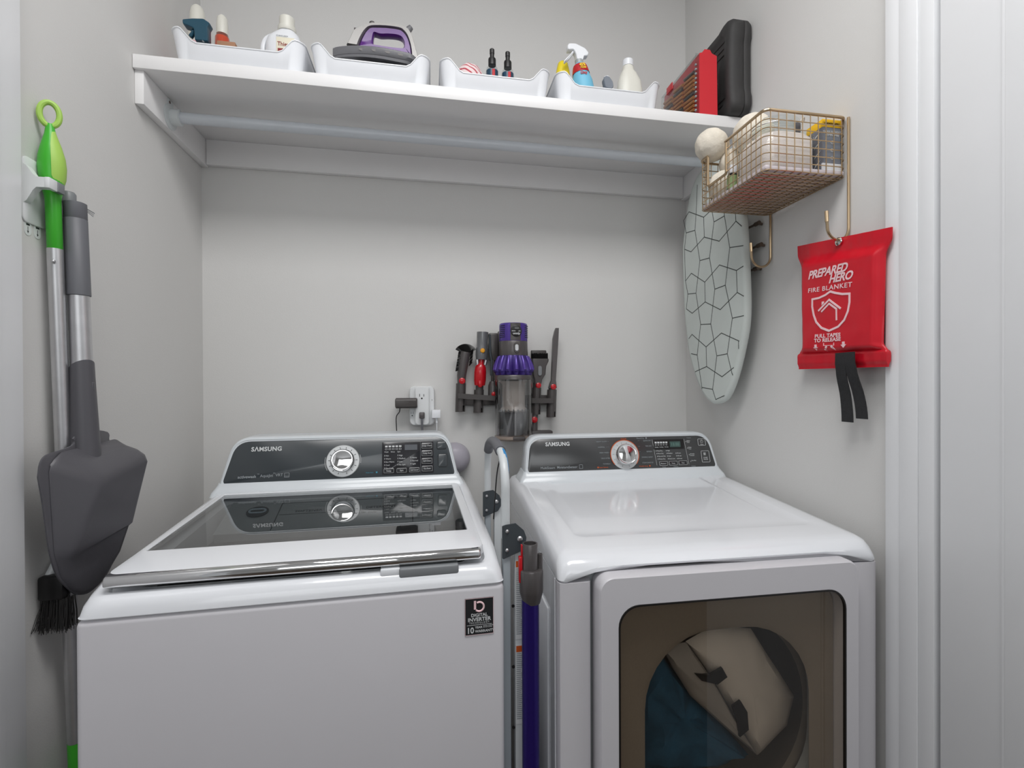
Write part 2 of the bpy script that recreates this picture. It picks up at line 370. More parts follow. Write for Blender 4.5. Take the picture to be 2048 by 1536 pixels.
# console, shared builder for both machines
def console(xo, body_mat, face_mat):
    """xo: bottom left/right, top left/right x of the console's front outline, and its height"""
    bl, br, tl, tr, hh = xo
    def outline(ins, r_top, r_bot, n=8, low=0.0):
        P = []
        c = [(br - ins, low + ins, r_bot), (tr - ins * .9, hh - ins, r_top), (tl + ins * .9, hh - ins, r_top), (bl + ins, low + ins, r_bot)]
        for i in range(4):
            a, p, q = Vector(c[i - 1][:2]), Vector(c[i][:2]), Vector(c[(i + 1) % 4][:2])
            r = max(c[i][2], .004); d1 = (a - p).normalized(); d2 = (q - p).normalized()
            s0, s1 = p + d1 * r, p + d2 * r
            for k in range(n + 1):
                u = k / n; P.append((s0 * (1 - u) ** 2 + p * 2 * u * (1 - u) + s1 * u * u))
            for k in range(1, 8): e = s1.lerp(q - (p - q).normalized() * -0 - (q - p).normalized() * max(c[(i + 1) % 4][2], .004), k / 8); P.append(e)
        return P
    def pt(p, dy): return Vector((p[0], .590 + .27 * max(p[1], -.02) + dy, 1.120 + p[1]))
    o0 = outline(0, .045, .022, low=-.012)
    g = G(); g.loft([[Vector((p[0], D, 1.120 + p[1] - .004)) for p in outline(.004, .045, .022, low=-.05)],
                     [Vector((p[0], D - .012, 1.120 + p[1])) for p in outline(0, .045, .022, low=-.05)],
                     [pt(p, .022) for p in outline(0, .045, .022, low=-.012)], [pt(p, .008) for p in outline(.0005, .045, .022, low=-.0105)],
                     [pt(p, .002) for p in outline(.003, .043, .020, low=-.010)], [pt(p, 0) for p in outline(.0065, .04, .018, low=-.010)], [pt(p, .0015) for p in outline(.0085, .039, .017, low=-.010)],
                     [pt(p, .0015) for p in outline(.0105, .037, .016, low=-.010)]])
    # flared foot that runs into the machine top
    g.loft([[Vector((x, y, 1.120 + z)) for x, y in rrect(bl - f, br + f, .590 - f * 1.3, D - .002, .012, 5, 4)] for z, f in ((-.030, .016), (-.018, .012), (-.009, .006), (-.002, .002), (.004, .0))], False, True)
    loc(g, 'console', body_mat)
    con = t.children[-1]
    def outg(ins): return outline(ins, .037, .015, low=-.010)
    g = G(); g.loft([[pt(p, .0028) for p in outg(.011)], [pt(p, .0006) for p in outg(.0112)], [pt(p, -.0002) for p in outg(.0125)]])
    loc(g, 'control_panel', face_mat)
    nrm = Vector((0, -1, .27)).normalized(); up = Vector((0, .27, 1)).normalized()
    return lambda u, v, h: Vector((u, .5896 + .27 * v, 1.120 + v)) + nrm * (h + .0006)
F = console((.010, .657, .040, .630, .124), M['bezel'], M['panel'])
def quad(g, f, x0, x1, v0, v1, h=.0008, h0=0.0):
    g.loft([[f(x0, v0, h0), f(x1, v0, h0), f(x1, v1, h0), f(x0, v1, h0)], [f(x0, v0, h), f(x1, v0, h), f(x1, v1, h), f(x0, v1, h)]])
def frame(g, f, x0, x1, v0, v1, w=.001, h=.0012, r=.003):
    a = rrect(x0, x1, v0, v1, r, 4, 1); b = rrect(x0 + w, x1 - w, v0 + w, v1 - w, max(r - w, .0005), 4, 1)
    g.loft([[f(*p, 0) for p in a], [f(*p, h) for p in a], [f(*p, h) for p in b], [f(*p, 0) for p in b]], False, False, wrap=True)
def pad(g, f, x0, x1, v0, v1, h=.002, r=.003):
    g.loft([[f(*p, 0) for p in rrect(x0, x1, v0, v1, r, 4, 1)], [f(*p, h * .7) for p in rrect(x0, x1, v0, v1, r, 4, 1)], [f(*p, h) for p in rrect(x0 + .0006, x1 - .0006, v0 + .0006, v1 - .0006, r, 4, 1)]])
g = G().text('S\u039bMSUNG', .0158, lambda u, v, h: F(u + .088, v + .086, h), off=.0005, sx=1.02, sp=1.08); loc(g, 'brand_lettering', M['print'])
g = G().text('activewash', .0105, lambda u, v, h: F(u + .059, v + .0155, h), off=.0002); g.text('AquaJet', .0105, lambda u, v, h: F(u + .1145, v + .0165, h)); g.text('VRT', .0105, lambda u, v, h: F(u + .1535, v + .0172, h))
g.text('TM', .004, lambda u, v, h: F(u + .107, v + .0235, h)); g.text('TM', .004, lambda u, v, h: F(u + .147, v + .0245, h))
frame(g, F, .176, .189, .0135, .0255, .0009, .0005, .001); g.text('ENERGY', .0028, lambda u, v, h: F(u + .1775, v + .015, h)); quad(g, F, .1775, .1875, .019, .0195)
loc(g, 'feature_lettering', M['printdim'])
# knob
def knob(f, x, v, ring_mat, ticks):
    nrm = (f(0, 0, 1) - f(0, 0, 0)).normalized(); c = f(x, v, 0)
    g = G().lathe([(.0455, 0), (.0455, .0015), (.0440, .003), (.030, .003)], c, nrm, 64); k = loc(g, 'dial_ring', ring_mat)
    g = G(); q = Vector((0, 0, 1)).rotation_difference(nrm); up = Vector((0, .27, 1)).normalized(); rt = Vector((1, 0, 0))
    for j in range(-6, 8):
        a = PI / 2 + (j - .5) * PI / 7.2
        d = rt * math.cos(a) + up * math.sin(a); s_ = d.cross(nrm) * .0007
        p, e = c + d * .0345 + nrm * .0031, c + d * .0395 + nrm * .0031
        g.loft([[p - s_, p + s_, e + s_, e - s_], [p - s_ + nrm * .0004, p + s_ + nrm * .0004, e + s_ + nrm * .0004, e - s_ + nrm * .0004]])
    loc(g, 'dial_marks', ticks, k)
    g = G().lathe([(.0325, .003), (.0330, .012), (.0320, .019), (.0300, .0225), (.0285, .0218), (.024, .0225), (.014, .0245), (.001, .0252)], c, nrm, 64)
    loc(g, 'knob', M['chrome'], None, None, 60)
    return c, nrm
c, nrm = knob(F, .329, .052, M['dial'], M['printdark'])
g = G()
for a0, a1 in ((.35, -.15), (PI - .25, PI + .55)):
    rt, up = Vector((1, 0, 0)), Vector((0, .27, 1)).normalized()
    g = G().tube([c + nrm * .0006 + (rt * math.cos(a0 + (a1 - a0) * k / 12) + up * math.sin(a0 + (a1 - a0) * k / 12)) * .0485 for k in range(13)], .0006, 4); loc(g, 'dial_arc', M['print'])
g = G()
g.text('Power Foam', .004, lambda u, v, h: F(u + .392, v + .016, h)); quad(g, F, .4195, .4235, .0155, .0195)
loc(g, 'dial_print', [M['teal']])
# display block
g = G(); pad(g, F, .436, .583, .010, .101, .0012, .003); disp = loc(g, 'display', M['display'])
F2 = lambda u, v, h: F(u, v, h + .0012)
g = G(); quad(g, F2, .500, .536, .0765, .092); loc(g, 'display_window', M['lcd'], disp)
g = G()
for i in range(5): quad(g, F2, .4445 + i * .0098, .4515 + i * .0098, .086, .0905); frame(g, F2, .4445 + i * .0098, .4510 + i * .0098, .0785, .0830, .0006, .0005, .001)
for x, s_ in ((.442, 'Wash'), (.4605, 'Rinse'), (.479, 'Spin')): g.text(s_, .0052, lambda u, v, h: F2(u + x, v + .0712, h))
for (x, v0, L) in ((.4425, .0605, ('Hot', 'Warm', 'Eco Warm', 'Cool', 'Tap Cold')), (.4800, .0605, ('High', 'Medium', 'Low', 'No Spin')), (.5170, .0530, ('Heavy', 'Normal', 'Light'))):
    for k, s_ in enumerate(L):
        g.text(s_, .0056, lambda u, v, h: F2(u + x + .0035, v + v0 - k * .0088, h)); quad(g, F2, x, x + .001, v0 - k * .0088, v0 - k * .0088 + .004)
loc(g, 'display_print', M['print'], disp)
BT = [(.4405, .4700, .0130, .0265, 'Temp.'), (.4765, .5060, .0130, .0265, 'Spin'), (.5120, .5425, .0130, .0270, 'Soil Level')]
BT += [(.5480, .5795, .0790, .0960, 'Deep Clean'), (.5480, .5795, .0570, .0745, 'Delay End'), (.5480, .5795, .0355, .0525, 'Self Clean'), (.5480, .5800, .0140, .0305, 'Pre Soak')]
for x0, x1, v0, v1, s_ in BT:
    g = G(); pad(g, F2, x0, x1, v0, v1, .0016, .002); b = loc(g, 'button', M['button'], disp)
    g = G(); g.text(s_, .0058, lambda u, v, h: F2(u + (x0 + x1) / 2, v + (v0 + v1) / 2 - .002, h + .0016), 'CENTER'); frame(g, F2, x0 + .001, x1 - .001, v0 + .001, v1 - .001, .0004, .0019, .0015)
    loc(g, 'button_lettering', M['print'], b)
g = G(); quad(g, F2, .5448, .5455, .012, .099); loc(g, 'divider', M['keyline'], disp)
for x0, x1, v0, v1 in ((.594, .620, .0775, .0975), (.5965, .6215, .0265, .0615)):
    g = G(); pad(g, F, x0, x1, v0, v1, .0012, .004); b = loc(g, 'key', M['panel'])
    g = G(); frame(g, F, x0 - .001, x1 + .001, v0 - .001, v1 + .001, .0014, .0008, .005); loc(g, 'key_outline', M['gap'], b)
# sticker
fk = aff((0, -.0003, 0), (1, 0, 0), (0, 0, 1), (0, -1, 0))
g = G(); quad(g, fk, .612, .665, .9245, .9925, .0008, -.001); st = loc(g, 'warranty_sticker', M['printdark'])
fk = aff((0, -.0010, 0), (1, 0, 0), (0, 0, 1), (0, -1, 0))
g = G()
g.text('DIGITAL', .0082, lambda u, v, h: fk(u + .6385, v + .9585, h), 'CENTER', off=.00015); g.text('INVERTER', .0096, lambda u, v, h: fk(u + .6385, v + .9500, h), 'CENTER', off=.0002)
g.text('TECHNOLOGY', .0042, lambda u, v, h: fk(u + .6385, v + .9455, h), 'CENTER', sp=1.45)
quad(g, fk, .6155, .6615, .9428, .9434, .0004); g.text('10', .0150, lambda u, v, h: fk(u + .6150, v + .9285, h), off=.0003, sx=.9)
g.text('YEAR', .0056, lambda u, v, h: fk(u + .6305, v + .9365, h), off=.0001); g.text('WARRANTY', .0064, lambda u, v, h: fk(u + .6305, v + .9290, h), off=.0001)
g.text('DIGITAL INVERTER', .0024, lambda u, v, h: fk(u + .645, v + .9395, h)); g.text('MOTOR COVER', .0024, lambda u, v, h: fk(u + .645, v + .9368, h))
loc(g, 'sticker_lettering', M['print'], st)
g = G(); a = [fk(.6385 + .0085 * math.cos(q), .9765 + .0085 * math.sin(q), 0) for q in [(-2.4 + k * .28) for k in range(17)]]
g.tube(a, .0019, 6); quad(g, fk, .6285, .6325, .972, .9875, .0012); g.m = 0
loc(g, 'sticker_emblem', M['bagprint'], st)
g = G(); frame(g, fk, .6122, .6648, .9247, .9923, .0005, .0004, .001); loc(g, 'sticker_edge', M['bagprint'], st)

# ------------------------------------------------------------------ dryer
DYAW = -.020668
D = .685
t = dryer = thing('clothes_dryer', 'white front-load dryer with dark glass door, right machine', 'dryer', (.2348, .9358, 0), DYAW)
g = G()
g.box(0, .0025, .03, D - .01, .02, 1.0140); g.box(W - .0025, W, .03, D - .01, .02, 1.0140); g.box(0, W, D - .012, D - .009, .02, 1.0140); g.box(0, W, .03, D - .01, .02, .04)
# embossed side pressing
g.box(-.004, .001, .09, .66, .10, .93, .003); g.box(-.0015, .001, .0305, .0345, .02, 1.012)
loc(g, 'cabinet', M['enamel'])
# front: two columns and a set-back plate with the round loading hole
for a, b, c0, c1 in ((.0, .062, .0, .066), (.624, W, .620, W)):
    g = G(); xa, xb = (a, b)
    P = [(xa, .032), (xa, .010), (xa + .003, .003), (xa + .010, 0), (xb - .006, 0), (xb, .004), (xb + (.006 if xa == 0 else 0), .030)] if xa == 0 else [(W, .032), (W, .010), (W - .003, .003), (W - .010, 0), (xa + .006, 0), (xa, .004), (xa - .006, .030)]
    g.prism(P, lambda p, q: (p, q, .02), lambda p, q: (p, q, 1.0125))
    loc(g, 'front_column', M['enamelshade'])
DC = (.338, .70)
def FR(x0, x1, z0, z1, r, y): return [Vector((x, y, z)) for x, z in rrect(x0, x1, z0, z1, r, 8, 8)]
g = G().loft([FR(.060, .626, .10, 1.040, .003, .034), FR(.060, .626, .10, 1.040, .003, .028), FR(.150, .570, .49, .890, .150, .028), FR(.158, .562, .50, .882, .145, .036), FR(.158, .562, .50, .882, .145, .055)], False, False)
g.box(.060, .626, .028, .034, .02, .10); loc(g, 'front_plate', M['inner'])
g = G().lathe([(.215, .056), (.275, .064), (.28, .12), (.28, .60), (.10, .63), (.001, .63)], (DC[0], 0, DC[1]), (0, 1, 0), 48, False)
loc(g, 'drum', M['drum'])
def zb(x, y): return 1.0140 + (.0225 * smooth((x - .058) / .02) * smooth((.628 - x) / .02) if y < .03 else 0)
rings = [R3(.003, lambda x, y: zb(x, y), fy=.5, r=.014), R3(0, lambda x, y: zb(x, y) + .003, r=.014), R3(0, lambda x, y: max(hzd(x, y) - .032, zb(x, y) + .004), r=.020), R3(.002, lambda x, y: hzd(x, y) - .018, fy=1.6), R3(.008, lambda x, y: hzd(x, y) - .007, fy=1.6),
         R3(.017, lambda x, y: hzd(x, y) - .0015, fy=1.6), R3(.030, hzd, fy=1.6), R3(.060, hzd, fy=1.75, r=.05), R3(.064, lambda x, y: hzd(x, y) - .0006, fy=1.75, r=.05), R3(.072, lambda x, y: hzd(x, y) - .0022, fy=1.72, r=.05), R3(.10, lambda x, y: hzd(x, y) - .0026, fy=1.5, r=.07)]
loc(G().loft(rings), 'top_panel', M['enamel'])
g = G().prism([(.006, 1.0368), (.030, 1.0368), (.030, 1.030), (.022, 1.030)], lambda a, b: (.066, a, b), lambda a, b: (.620, a, b)); loc(g, 'top_gap_shade', M['gap'])  # dark strip standing in for the shade between top panel and door
# door
g = G().loft([FR(.0715, .6145, .33, 1.0285, .026, .024), FR(.0700, .6160, .33, 1.0300, .027, .010), FR(.0700, .6160, .33, 1.0300, .027, -.022), FR(.0712, .6148, .331, 1.0288, .026, -.027), FR(.0735, .6125, .333, 1.0265, .025, -.0300), FR(.1060, .5835, .40, .9760, .040, -.0310),
              FR(.1075, .5820, .40, .9745, .039, -.0290), FR(.1090, .5805, .41, .9730, .038, .018)], False, False, wrap=True)
door = loc(g, 'door', M['enamelshade'])
g = G().loft([FR(.1062, .5833, .40, .9758, .040, -.0305), FR(.1066, .5829, .401, .9754, .040, -.0322), FR(.1095, .5800, .41, .9725, .038, -.0322), FR(.1095, .5800, .41, .9725, .038, -.026)], False, False, wrap=True)
loc(g, 'door_gasket', M['gasket'], door)
loc(G().loft([FR(.1092, .5803, .41, .9728, .038, -.0240), FR(.1092, .5803, .41, .9728, .038, -.0295)]), 'door_glass', M['doorg'], door, 'dark brown see-through door glass')
g = G().loft([FR(.1100, .5790, .41, .9718, .038, .016), FR(.165, .535, .44, .905, .15, .016), FR(.172, .528, .45, .898, .145, .006), FR(.160, .540, .44, .910, .15, .0), FR(.1098, .5792, .41, .9719, .038, .0)], False, False, wrap=True)
loc(g, 'door_liner', M['drum'], door)
F = console((.030, .667, .044, .645, .112), M['bezel'], M['panel2'])
g = G().text('S\u039bMSUNG', .0158, lambda u, v, h: F(u + .100, v + .079, h), off=.0005, sx=1.0, sp=1.08); loc(g, 'brand_lettering', M['print'])
g = G().text('MultiSteam', .0100, lambda u, v, h: F(u + .081, v + .0115, h)); g.text('MoistureSensor', .0100, lambda u, v, h: F(u + .132, v + .012, h), off=.0001)
frame(g, F, .202, .213, .0095, .0215, .0009, .0005, .001)
loc(g, 'feature_lettering', M['printdim'])
c, nrm = knob(F, .351, .047, M['dial'], M['printdim'])
rt, up = Vector((1, 0, 0)), Vector((0, .27, 1)).normalized()
g = G(); g.tube([c + nrm * .002 + (rt * math.cos(a) + up * math.sin(a)) * .0462 for a in [(PI * 1.22 - k * PI * 1.44 / 40) for k in range(41)]], .0011, 5)
g.text('SANITIZE', .0046, lambda u, v, h: F(u + .352, v + .0945, h), 'CENTER'); g.text('Steam Refresh', .005, lambda u, v, h: F(u + .265, v + .0095, h)); quad(g, F, .2595, .2635, .0095, .0135)
g.text('Wrinkle Away', .005, lambda u, v, h: F(u + .395, v + .0095, h)); quad(g, F, .4285, .4325, .0095, .0135)
loc(g, 'orange_print', M['orange'])
g = G()
for k, s_ in enumerate(('HEAVY DUTY', 'NORMAL', 'PERM PRESS', 'DELICATES', 'TOWELS')):
    v0 = .0865 - k * .0168; g.text(s_, .0056, lambda u, v, h: F(u + .262 + k * .004, v + v0, h)); quad(g, F, .290 + k * .002, .304, v0 + .0018, v0 + .0022, .0005)
loc(g, 'cycle_lettering', M['printdim']); g = G()
for k, s_ in enumerate(('QUICK DRY', 'TIME DRY', 'REFRESH', 'WRINKLE AWAY', 'STEAM SANITIZE')):
    v0 = .0865 - k * .0168; g.text(s_, .0056, lambda u, v, h: F(u + .4435, v + v0, h), 'RIGHT', sx=.88); quad(g, F, .3985, .4045, v0 + .0018, v0 + .0022, .0005) if len(s_) < 10 else None
loc(g, 'cycle_lettering', M['printdim']); g = G()
g.text('Manual Dry', .0056, lambda u, v, h: F(u + .395, v + .0945, h)); quad(g, F, .4255, .4295, .0945, .0985)
loc(g, 'manual_lettering', M['printdim']); g = G()
g.text('Custom', .0045, lambda u, v, h: F(u + .573, v + .0930, h), 'CENTER'); g.text('- Options -', .0045, lambda u, v, h: F(u + .517, v + .0055, h), 'CENTER'); g.text('Sensor', .0045, lambda u, v, h: F(u + .478, v + .0055, h), 'CENTER'); g.text('Options', .0045, lambda u, v, h: F(u + .577, v + .0055, h), 'CENTER')
loc(g, 'option_lettering', M['printdim'])
g = G(); pad(g, F, .449, .553, .061, .091, .0008, .001); disp = loc(g, 'display', M['black'])
g = G(); quad(g, F2 if 0 else F, .505, .541, .0665, .0840, .0012); loc(g, 'display_window', mat('lcd_green', (70, 92, 88), .2), disp)
g = G(); g.text('18:88', .013, lambda u, v, h: F(u + .508, v + .0705, h + .0011)); loc(g, 'display_digits', mat('digit_green', (96, 130, 122), .3), disp)
g = G()
FF = lambda u, v, h: F(u, v, h + .0008)
for i in range(5): quad(g, FF, .4545 + i * .0090, .4610 + i * .0090, .0790, .0840); frame(g, FF, .4550 + i * .0090, .4595 + i * .0090, .0725, .0765, .0005, .0004, .001)
for x, s_ in ((.454, 'Drying'), (.469, 'Cooling'), (.486, 'Wrinkle')): g.text(s_, .0040, lambda u, v, h: FF(u + x, v + .0660, h))
for (x, v0, L) in ((.456, .0545, ('Very Dry', 'More Dry', 'Normal Dry', 'Damp Dry')), (.490, .0545, ('High', 'Medium', 'Low', 'Extra Low')), (.522, .0460, ('30 min', '40 min', '50 min'))):
    for k, s_ in enumerate(L):
        g.text(s_, .0050, lambda u, v, h: F(u + x + .0035 + k * .0012, v + v0 - k * .0083, h)); quad(g, F, x + k * .0012, x + .0014 + k * .0012, v0 - k * .0083, v0 - k * .0083 + .003)
g.loft([[F(.4470, .091, 0), F(.4476, .091, 0), F(.4546, .012, 0), F(.4540, .012, 0)], [F(.4470, .091, .0005), F(.4476, .091, .0005), F(.4546, .012, .0005), F(.4540, .012, .0005)]])
g.loft([[F(.5550, .091, 0), F(.5556, .091, 0), F(.5626, .012, 0), F(.5620, .012, 0)], [F(.5550, .091, .0005), F(.5556, .091, .0005), F(.5626, .012, .0005), F(.5620, .012, .0005)]])
for k, s_ in enumerate(('Adjust\nTime', 'Delay\nTime', 'Wrinkle\nPrevent', 'Eco Dry')):
    g.text(s_, .0047, lambda u, v, h: F(u + .564 + k * .003, v + .0835 - k * .0205, h)); quad(g, F, .5605 + k * .003, .5615 + k * .003, .081 - k * .0205, .0845 - k * .0205)
loc(g, 'display_print', M['print'])
for x0, x1, s_ in ((.4630, .4905, 'Moisture'), (.4955, .5235, 'Temp'), (.5280, .5565, 'Time')):
    g = G(); pad(g, F, x0, x1, .0110, .0235, .0012, .002); b = loc(g, 'button', M['button'])
    g = G(); frame(g, F, x0, x1, .0110, .0235, .0006, .0016, .002); g.text(s_, .0050, lambda u, v, h: F(u + (x0 + x1) / 2, v + .0155, h + .0012), 'CENTER'); loc(g, 'button_lettering', M['print'], b)
for x0, x1, v0, v1, s_ in ((.6020, .6285, .0690, .0905, ''), (.6080, .6360, .0170, .0530, 'START\nPAUSE')):
    g = G(); pad(g, F, x0, x1, v0, v1, .0010, .003); b = loc(g, 'key', M['panel2'])
    g = G(); frame(g, F, x0, x1, v0, v1, .0009, .0014, .003)
    if s_: g.text(s_, .0052, lambda u, v, h: F(u + (x0 + x1) / 2, v + v0 + .0125, h + .001), 'CENTER'); quad(g, F, x0 + .009, x0 + .011, v0 + .022, v0 + .030, .0014); quad(g, F, x0 + .013, x0 + .015, v0 + .022, v0 + .030, .0014)
    else:
        cc = ((x0 + x1) / 2, v0 + .013); g.tube([F(cc[0] + .0045 * math.cos(a), cc[1] + .0045 * math.sin(a), .0012) for a in [PI / 2 + .6 + k * (2 * PI - 1.2) / 14 for k in range(15)]], .0004, 4); quad(g, F, cc[0] - .0004, cc[0] + .0004, cc[1], cc[1] + .006, .0014)
        g.text('Power', .0040, lambda u, v, h: F(u + cc[0], v + v0 + .0025, h + .001), 'CENTER')
    loc(g, 'key_outline', M['print'], b)

# laundry seen through the dryer door (things of their own, in dryer coordinates)
DM = Matrix.Translation((.2348, .9358, 0)) @ Matrix.Rotation(DYAW, 4, 'Z')
def dw(x, y, z): return DM @ Vector((x, y, z))
pk = [(.318, .814), (.385, .842), (.477, .830), (.524, .759), (.586, .667), (.567, .599), (.491, .540), (.441, .621), (.375, .735)]
def puff(poly, yf, k=6, thick=.03, wob=.004, seed=0):
    """pillow over a polygon facing the door: concentric rings"""
    cx = sum(p[0] for p in poly) / len(poly); cz = sum(p[1] for p in poly) / len(poly)
    P = []
    n = len(poly)
    for i in range(n):
        a, b = poly[i], poly[(i + 1) % n]
        for j in range(5): P.append((a[0] + (b[0] - a[0]) * j / 5, a[1] + (b[1] - a[1]) * j / 5))
    def ring(s, off):
        return [dw(cx + (p[0] - cx) * s, yf + off + wob * noise.noise(Vector((p[0] * 14 * s, p[1] * 14, seed))), cz + (p[1] - cz) * s) for p in P]
    return [ring(.3, thick * 2), ring(.8, thick * 1.8), ring(.97, thick * 1.2), ring(1, thick), ring(.96, thick * .7), ring(.8, thick * .2), ring(.5, 0), ring(.15, -.002)]
pk = [(x - .0, z) for x, z in pk]
o = thing('padded_mailer', 'white padded pouch with black tape inside the dryer drum', 'pouch', dw(.45, .12, .70))
G().loft(puff(pk, .10)).build('pouch', M['bagwhite'], o)
G().loft(puff([(.250, .821), (.308, .825), (.363, .747), (.428, .636), (.477, .556), (.394, .633), (.316, .708), (.276, .772)], .085, thick=.02, seed=3)).build('side_flap', M['baggrey'], o, 'grey folded side of the pouch')
for poly in ([(.315, .769), (.351, .762), (.379, .775), (.391, .754), (.368, .740), (.331, .752)], [(.403, .688), (.422, .699), (.438, .673), (.441, .634), (.42, .62), (.415, .653)]):
    G().prism(poly, lambda a, b: dw(a, .088, b), lambda a, b: dw(a, .081, b)).build('tape', M['black'], o, 'black tape strip')
g = G().loft(puff([(.244, .766), (.275, .772), (.309, .73), (.40, .625), (.49, .519), (.35, .50), (.213, .520), (.212, .708)], .125, thick=.04, wob=.03, seed=5))
tag(g.build('blue_garment', M['denim']), 'dark blue crumpled garment inside the dryer, left of the pouch', 'clothing')

# ------------------------------------------------------------------ bins on the shelf
def make_bin(x0, x1, label, y0=1.424, y1=1.69, corner=.088, dip=.052):
    t = thing('storage_bin', label, 'storage bin', ((x0 + x1) / 2, (y0 + y1) / 2, zs), 0, 'white plastic bins on the shelf')
    def top(x, y):
        e = min(x - x0, x1 - x) ; s = smooth((e - .022) / .042) if (y < y0 + .03 or y > y1 - .03) else 0
        return zs + corner - (corner - dip) * s
    def ring(ins, z, r=.03): return [Vector((x, y, z(x, y) if callable(z) else z)) for x, y in rrect(x0 + ins, x1 - ins, y0 + ins, y1 - ins, r - ins * .5, 7, 22)]
    g = G().loft([ring(.020, zs + .0008), ring(.014, zs + .004), ring(.0022, lambda x, y: top(x, y) - .004), ring(.0, lambda x, y: top(x, y) - .003), ring(.0, lambda x, y: top(x, y) - .0008), ring(.001, lambda x, y: top(x, y)), ring(.003, lambda x, y: top(x, y) - .0004),
                  ring(.0045, lambda x, y: top(x, y) - .004), ring(.0165, zs + .006), ring(.025, zs + .0035)], True, True)
    g.build('shell', M['white'], t, ang=50)
make_bin(-.633, -.314, 'leftmost white bin on the shelf, holding spray bottles and a jug')
make_bin(-.304, .006, 'white bin under the purple and grey steam iron')
make_bin(.030, .343, 'white bin holding two small black-topped sprayers')
make_bin(.357, .680, 'rightmost white bin on the shelf, next to the red case')
zi = zs + .0045

# bottles and sprayers in the first bin
t = thing('bottle', 'tall white round-topped bottle behind the teal spray head', 'bottle', (-.634, 1.60, zi))
G().lathe([(.020, 0), (.023, .004), (.023, .17), (.0195, .19), (.0185, .232), (.0155, .246), (.009, .254), (.001, .256)], (-.634, 1.60, zi), n=28).build('body', M['cream'], t)
G().lathe([(.0235, .05), (.0235, .145)], (-.634, 1.60, zi), n=28).build('label_band', M['pink'], t)
def P2(poly, y0, y1, ox, oz, sc, b=0.0):
    return G().prism([(ox + a * sc, oz - c * sc) for a, c in poly], lambda a, b_: (a, y0, b_), lambda a, b_: (a, y1, b_))
def blob(poly, yc, th, ox, oz, sc):
    """rounded slab from an outline in pixels (a right, c down)"""
    P = [(ox + a * sc, oz - c * sc) for a, c in poly]; cx = sum(p[0] for p in P) / len(P); cz = sum(p[1] for p in P) / len(P)
    Q = []
    n = len(P)
    for i in range(n):
        p0, p1, p2 = Vector(P[i - 1]), Vector(P[i]), Vector(P[(i + 1) % n])
        a, b = p1.lerp(p0, min(.3, .004 / max((p0 - p1).length, 1e-6))), p1.lerp(p2, min(.3, .004 / max((p2 - p1).length, 1e-6)))
        for k in range(4): u = k / 3; Q.append(a * (1 - u) ** 2 + p1 * 2 * u * (1 - u) + b * u * u)
    def inset(d):
        out = []
        for i in range(len(Q)):
            e = (Q[(i + 1) % len(Q)] - Q[i - 1]); nn = Vector((-e.y, e.x)).normalized(); out.append(Q[i] + nn * d)
        return out
    ar = sum(Q[i - 1].x * Q[i].y - Q[i].x * Q[i - 1].y for i in range(len(Q))); s_ = 1 if ar > 0 else -1
    R = []
    for d, y in ((.0022, -th / 2), (.0006, -th / 2 + .0014), (0, -th / 2 + .004), (0, th / 2 - .004), (.0006, th / 2 - .0014), (.0022, th / 2)):
        R.append([Vector((p.x, yc + y, p.y)) for p in inset(s_ * d)])
    return G().loft(R)
# teal trigger spray
sx0, yy = -.6255, 1.50
t = thing('spray_bottle', 'spray bottle with a dark teal trigger head in the leftmost bin', 'spray bottle', (-.585, yy, zi))
sc = .000351
blob([(233, 145), (300, 130), (375, 122), (420, 150), (402, 180), (405, 290), (315, 290), (310, 205), (275, 190), (235, 180)], yy, .026, sx0 - 233 * sc, 2.3465 + 122 * sc, sc).build('spray_head', M['tealp'], t)
blob([(284, 195), (310, 205), (300, 235), (285, 262), (262, 245), (282, 218)], yy, .012, sx0 - 233 * sc, 2.3465 + 122 * sc, sc).build('trigger', M['tealp'], t)
G().lathe([(.026, 0), (.029, .004), (.029, .055), (.024, .075), (.013, .088), (.013, .097)], (-.581, yy, zi), n=28).build('body', M['clearp'], t)
# orange spray
t = thing('spray_bottle', 'clear spray bottle with orange liquid beside the teal head', 'spray bottle', (-.558, 1.565, zi))
G().lathe([(.019, 0), (.021, .004), (.0205, .115), (.018, .150), (.0125, .165)], (-.558, 1.565, zi), n=28).build('body', M['clearp'], t)
G().lathe([(.017, .002), (.0185, .004), (.0176, .150), (.0168, .1515)], (-.558, 1.565, zi), n=28).build('liquid', M['orangeb'], t)
G().lathe([(.0145, .160), (.0145, .185), (.0125, .205), (.006, .213), (.001, .214)], (-.558, 1.565, zi), n=28).build('cap', M['cream'], t)
t = thing('cardboard_box', 'small brown box poking up behind the left bin rim', 'box', (-.53, 1.53, zi))
G().box(-.553, -.508, 1.512, 1.552, zi, zi + .112, .0012).build('carton', M['card'], t)
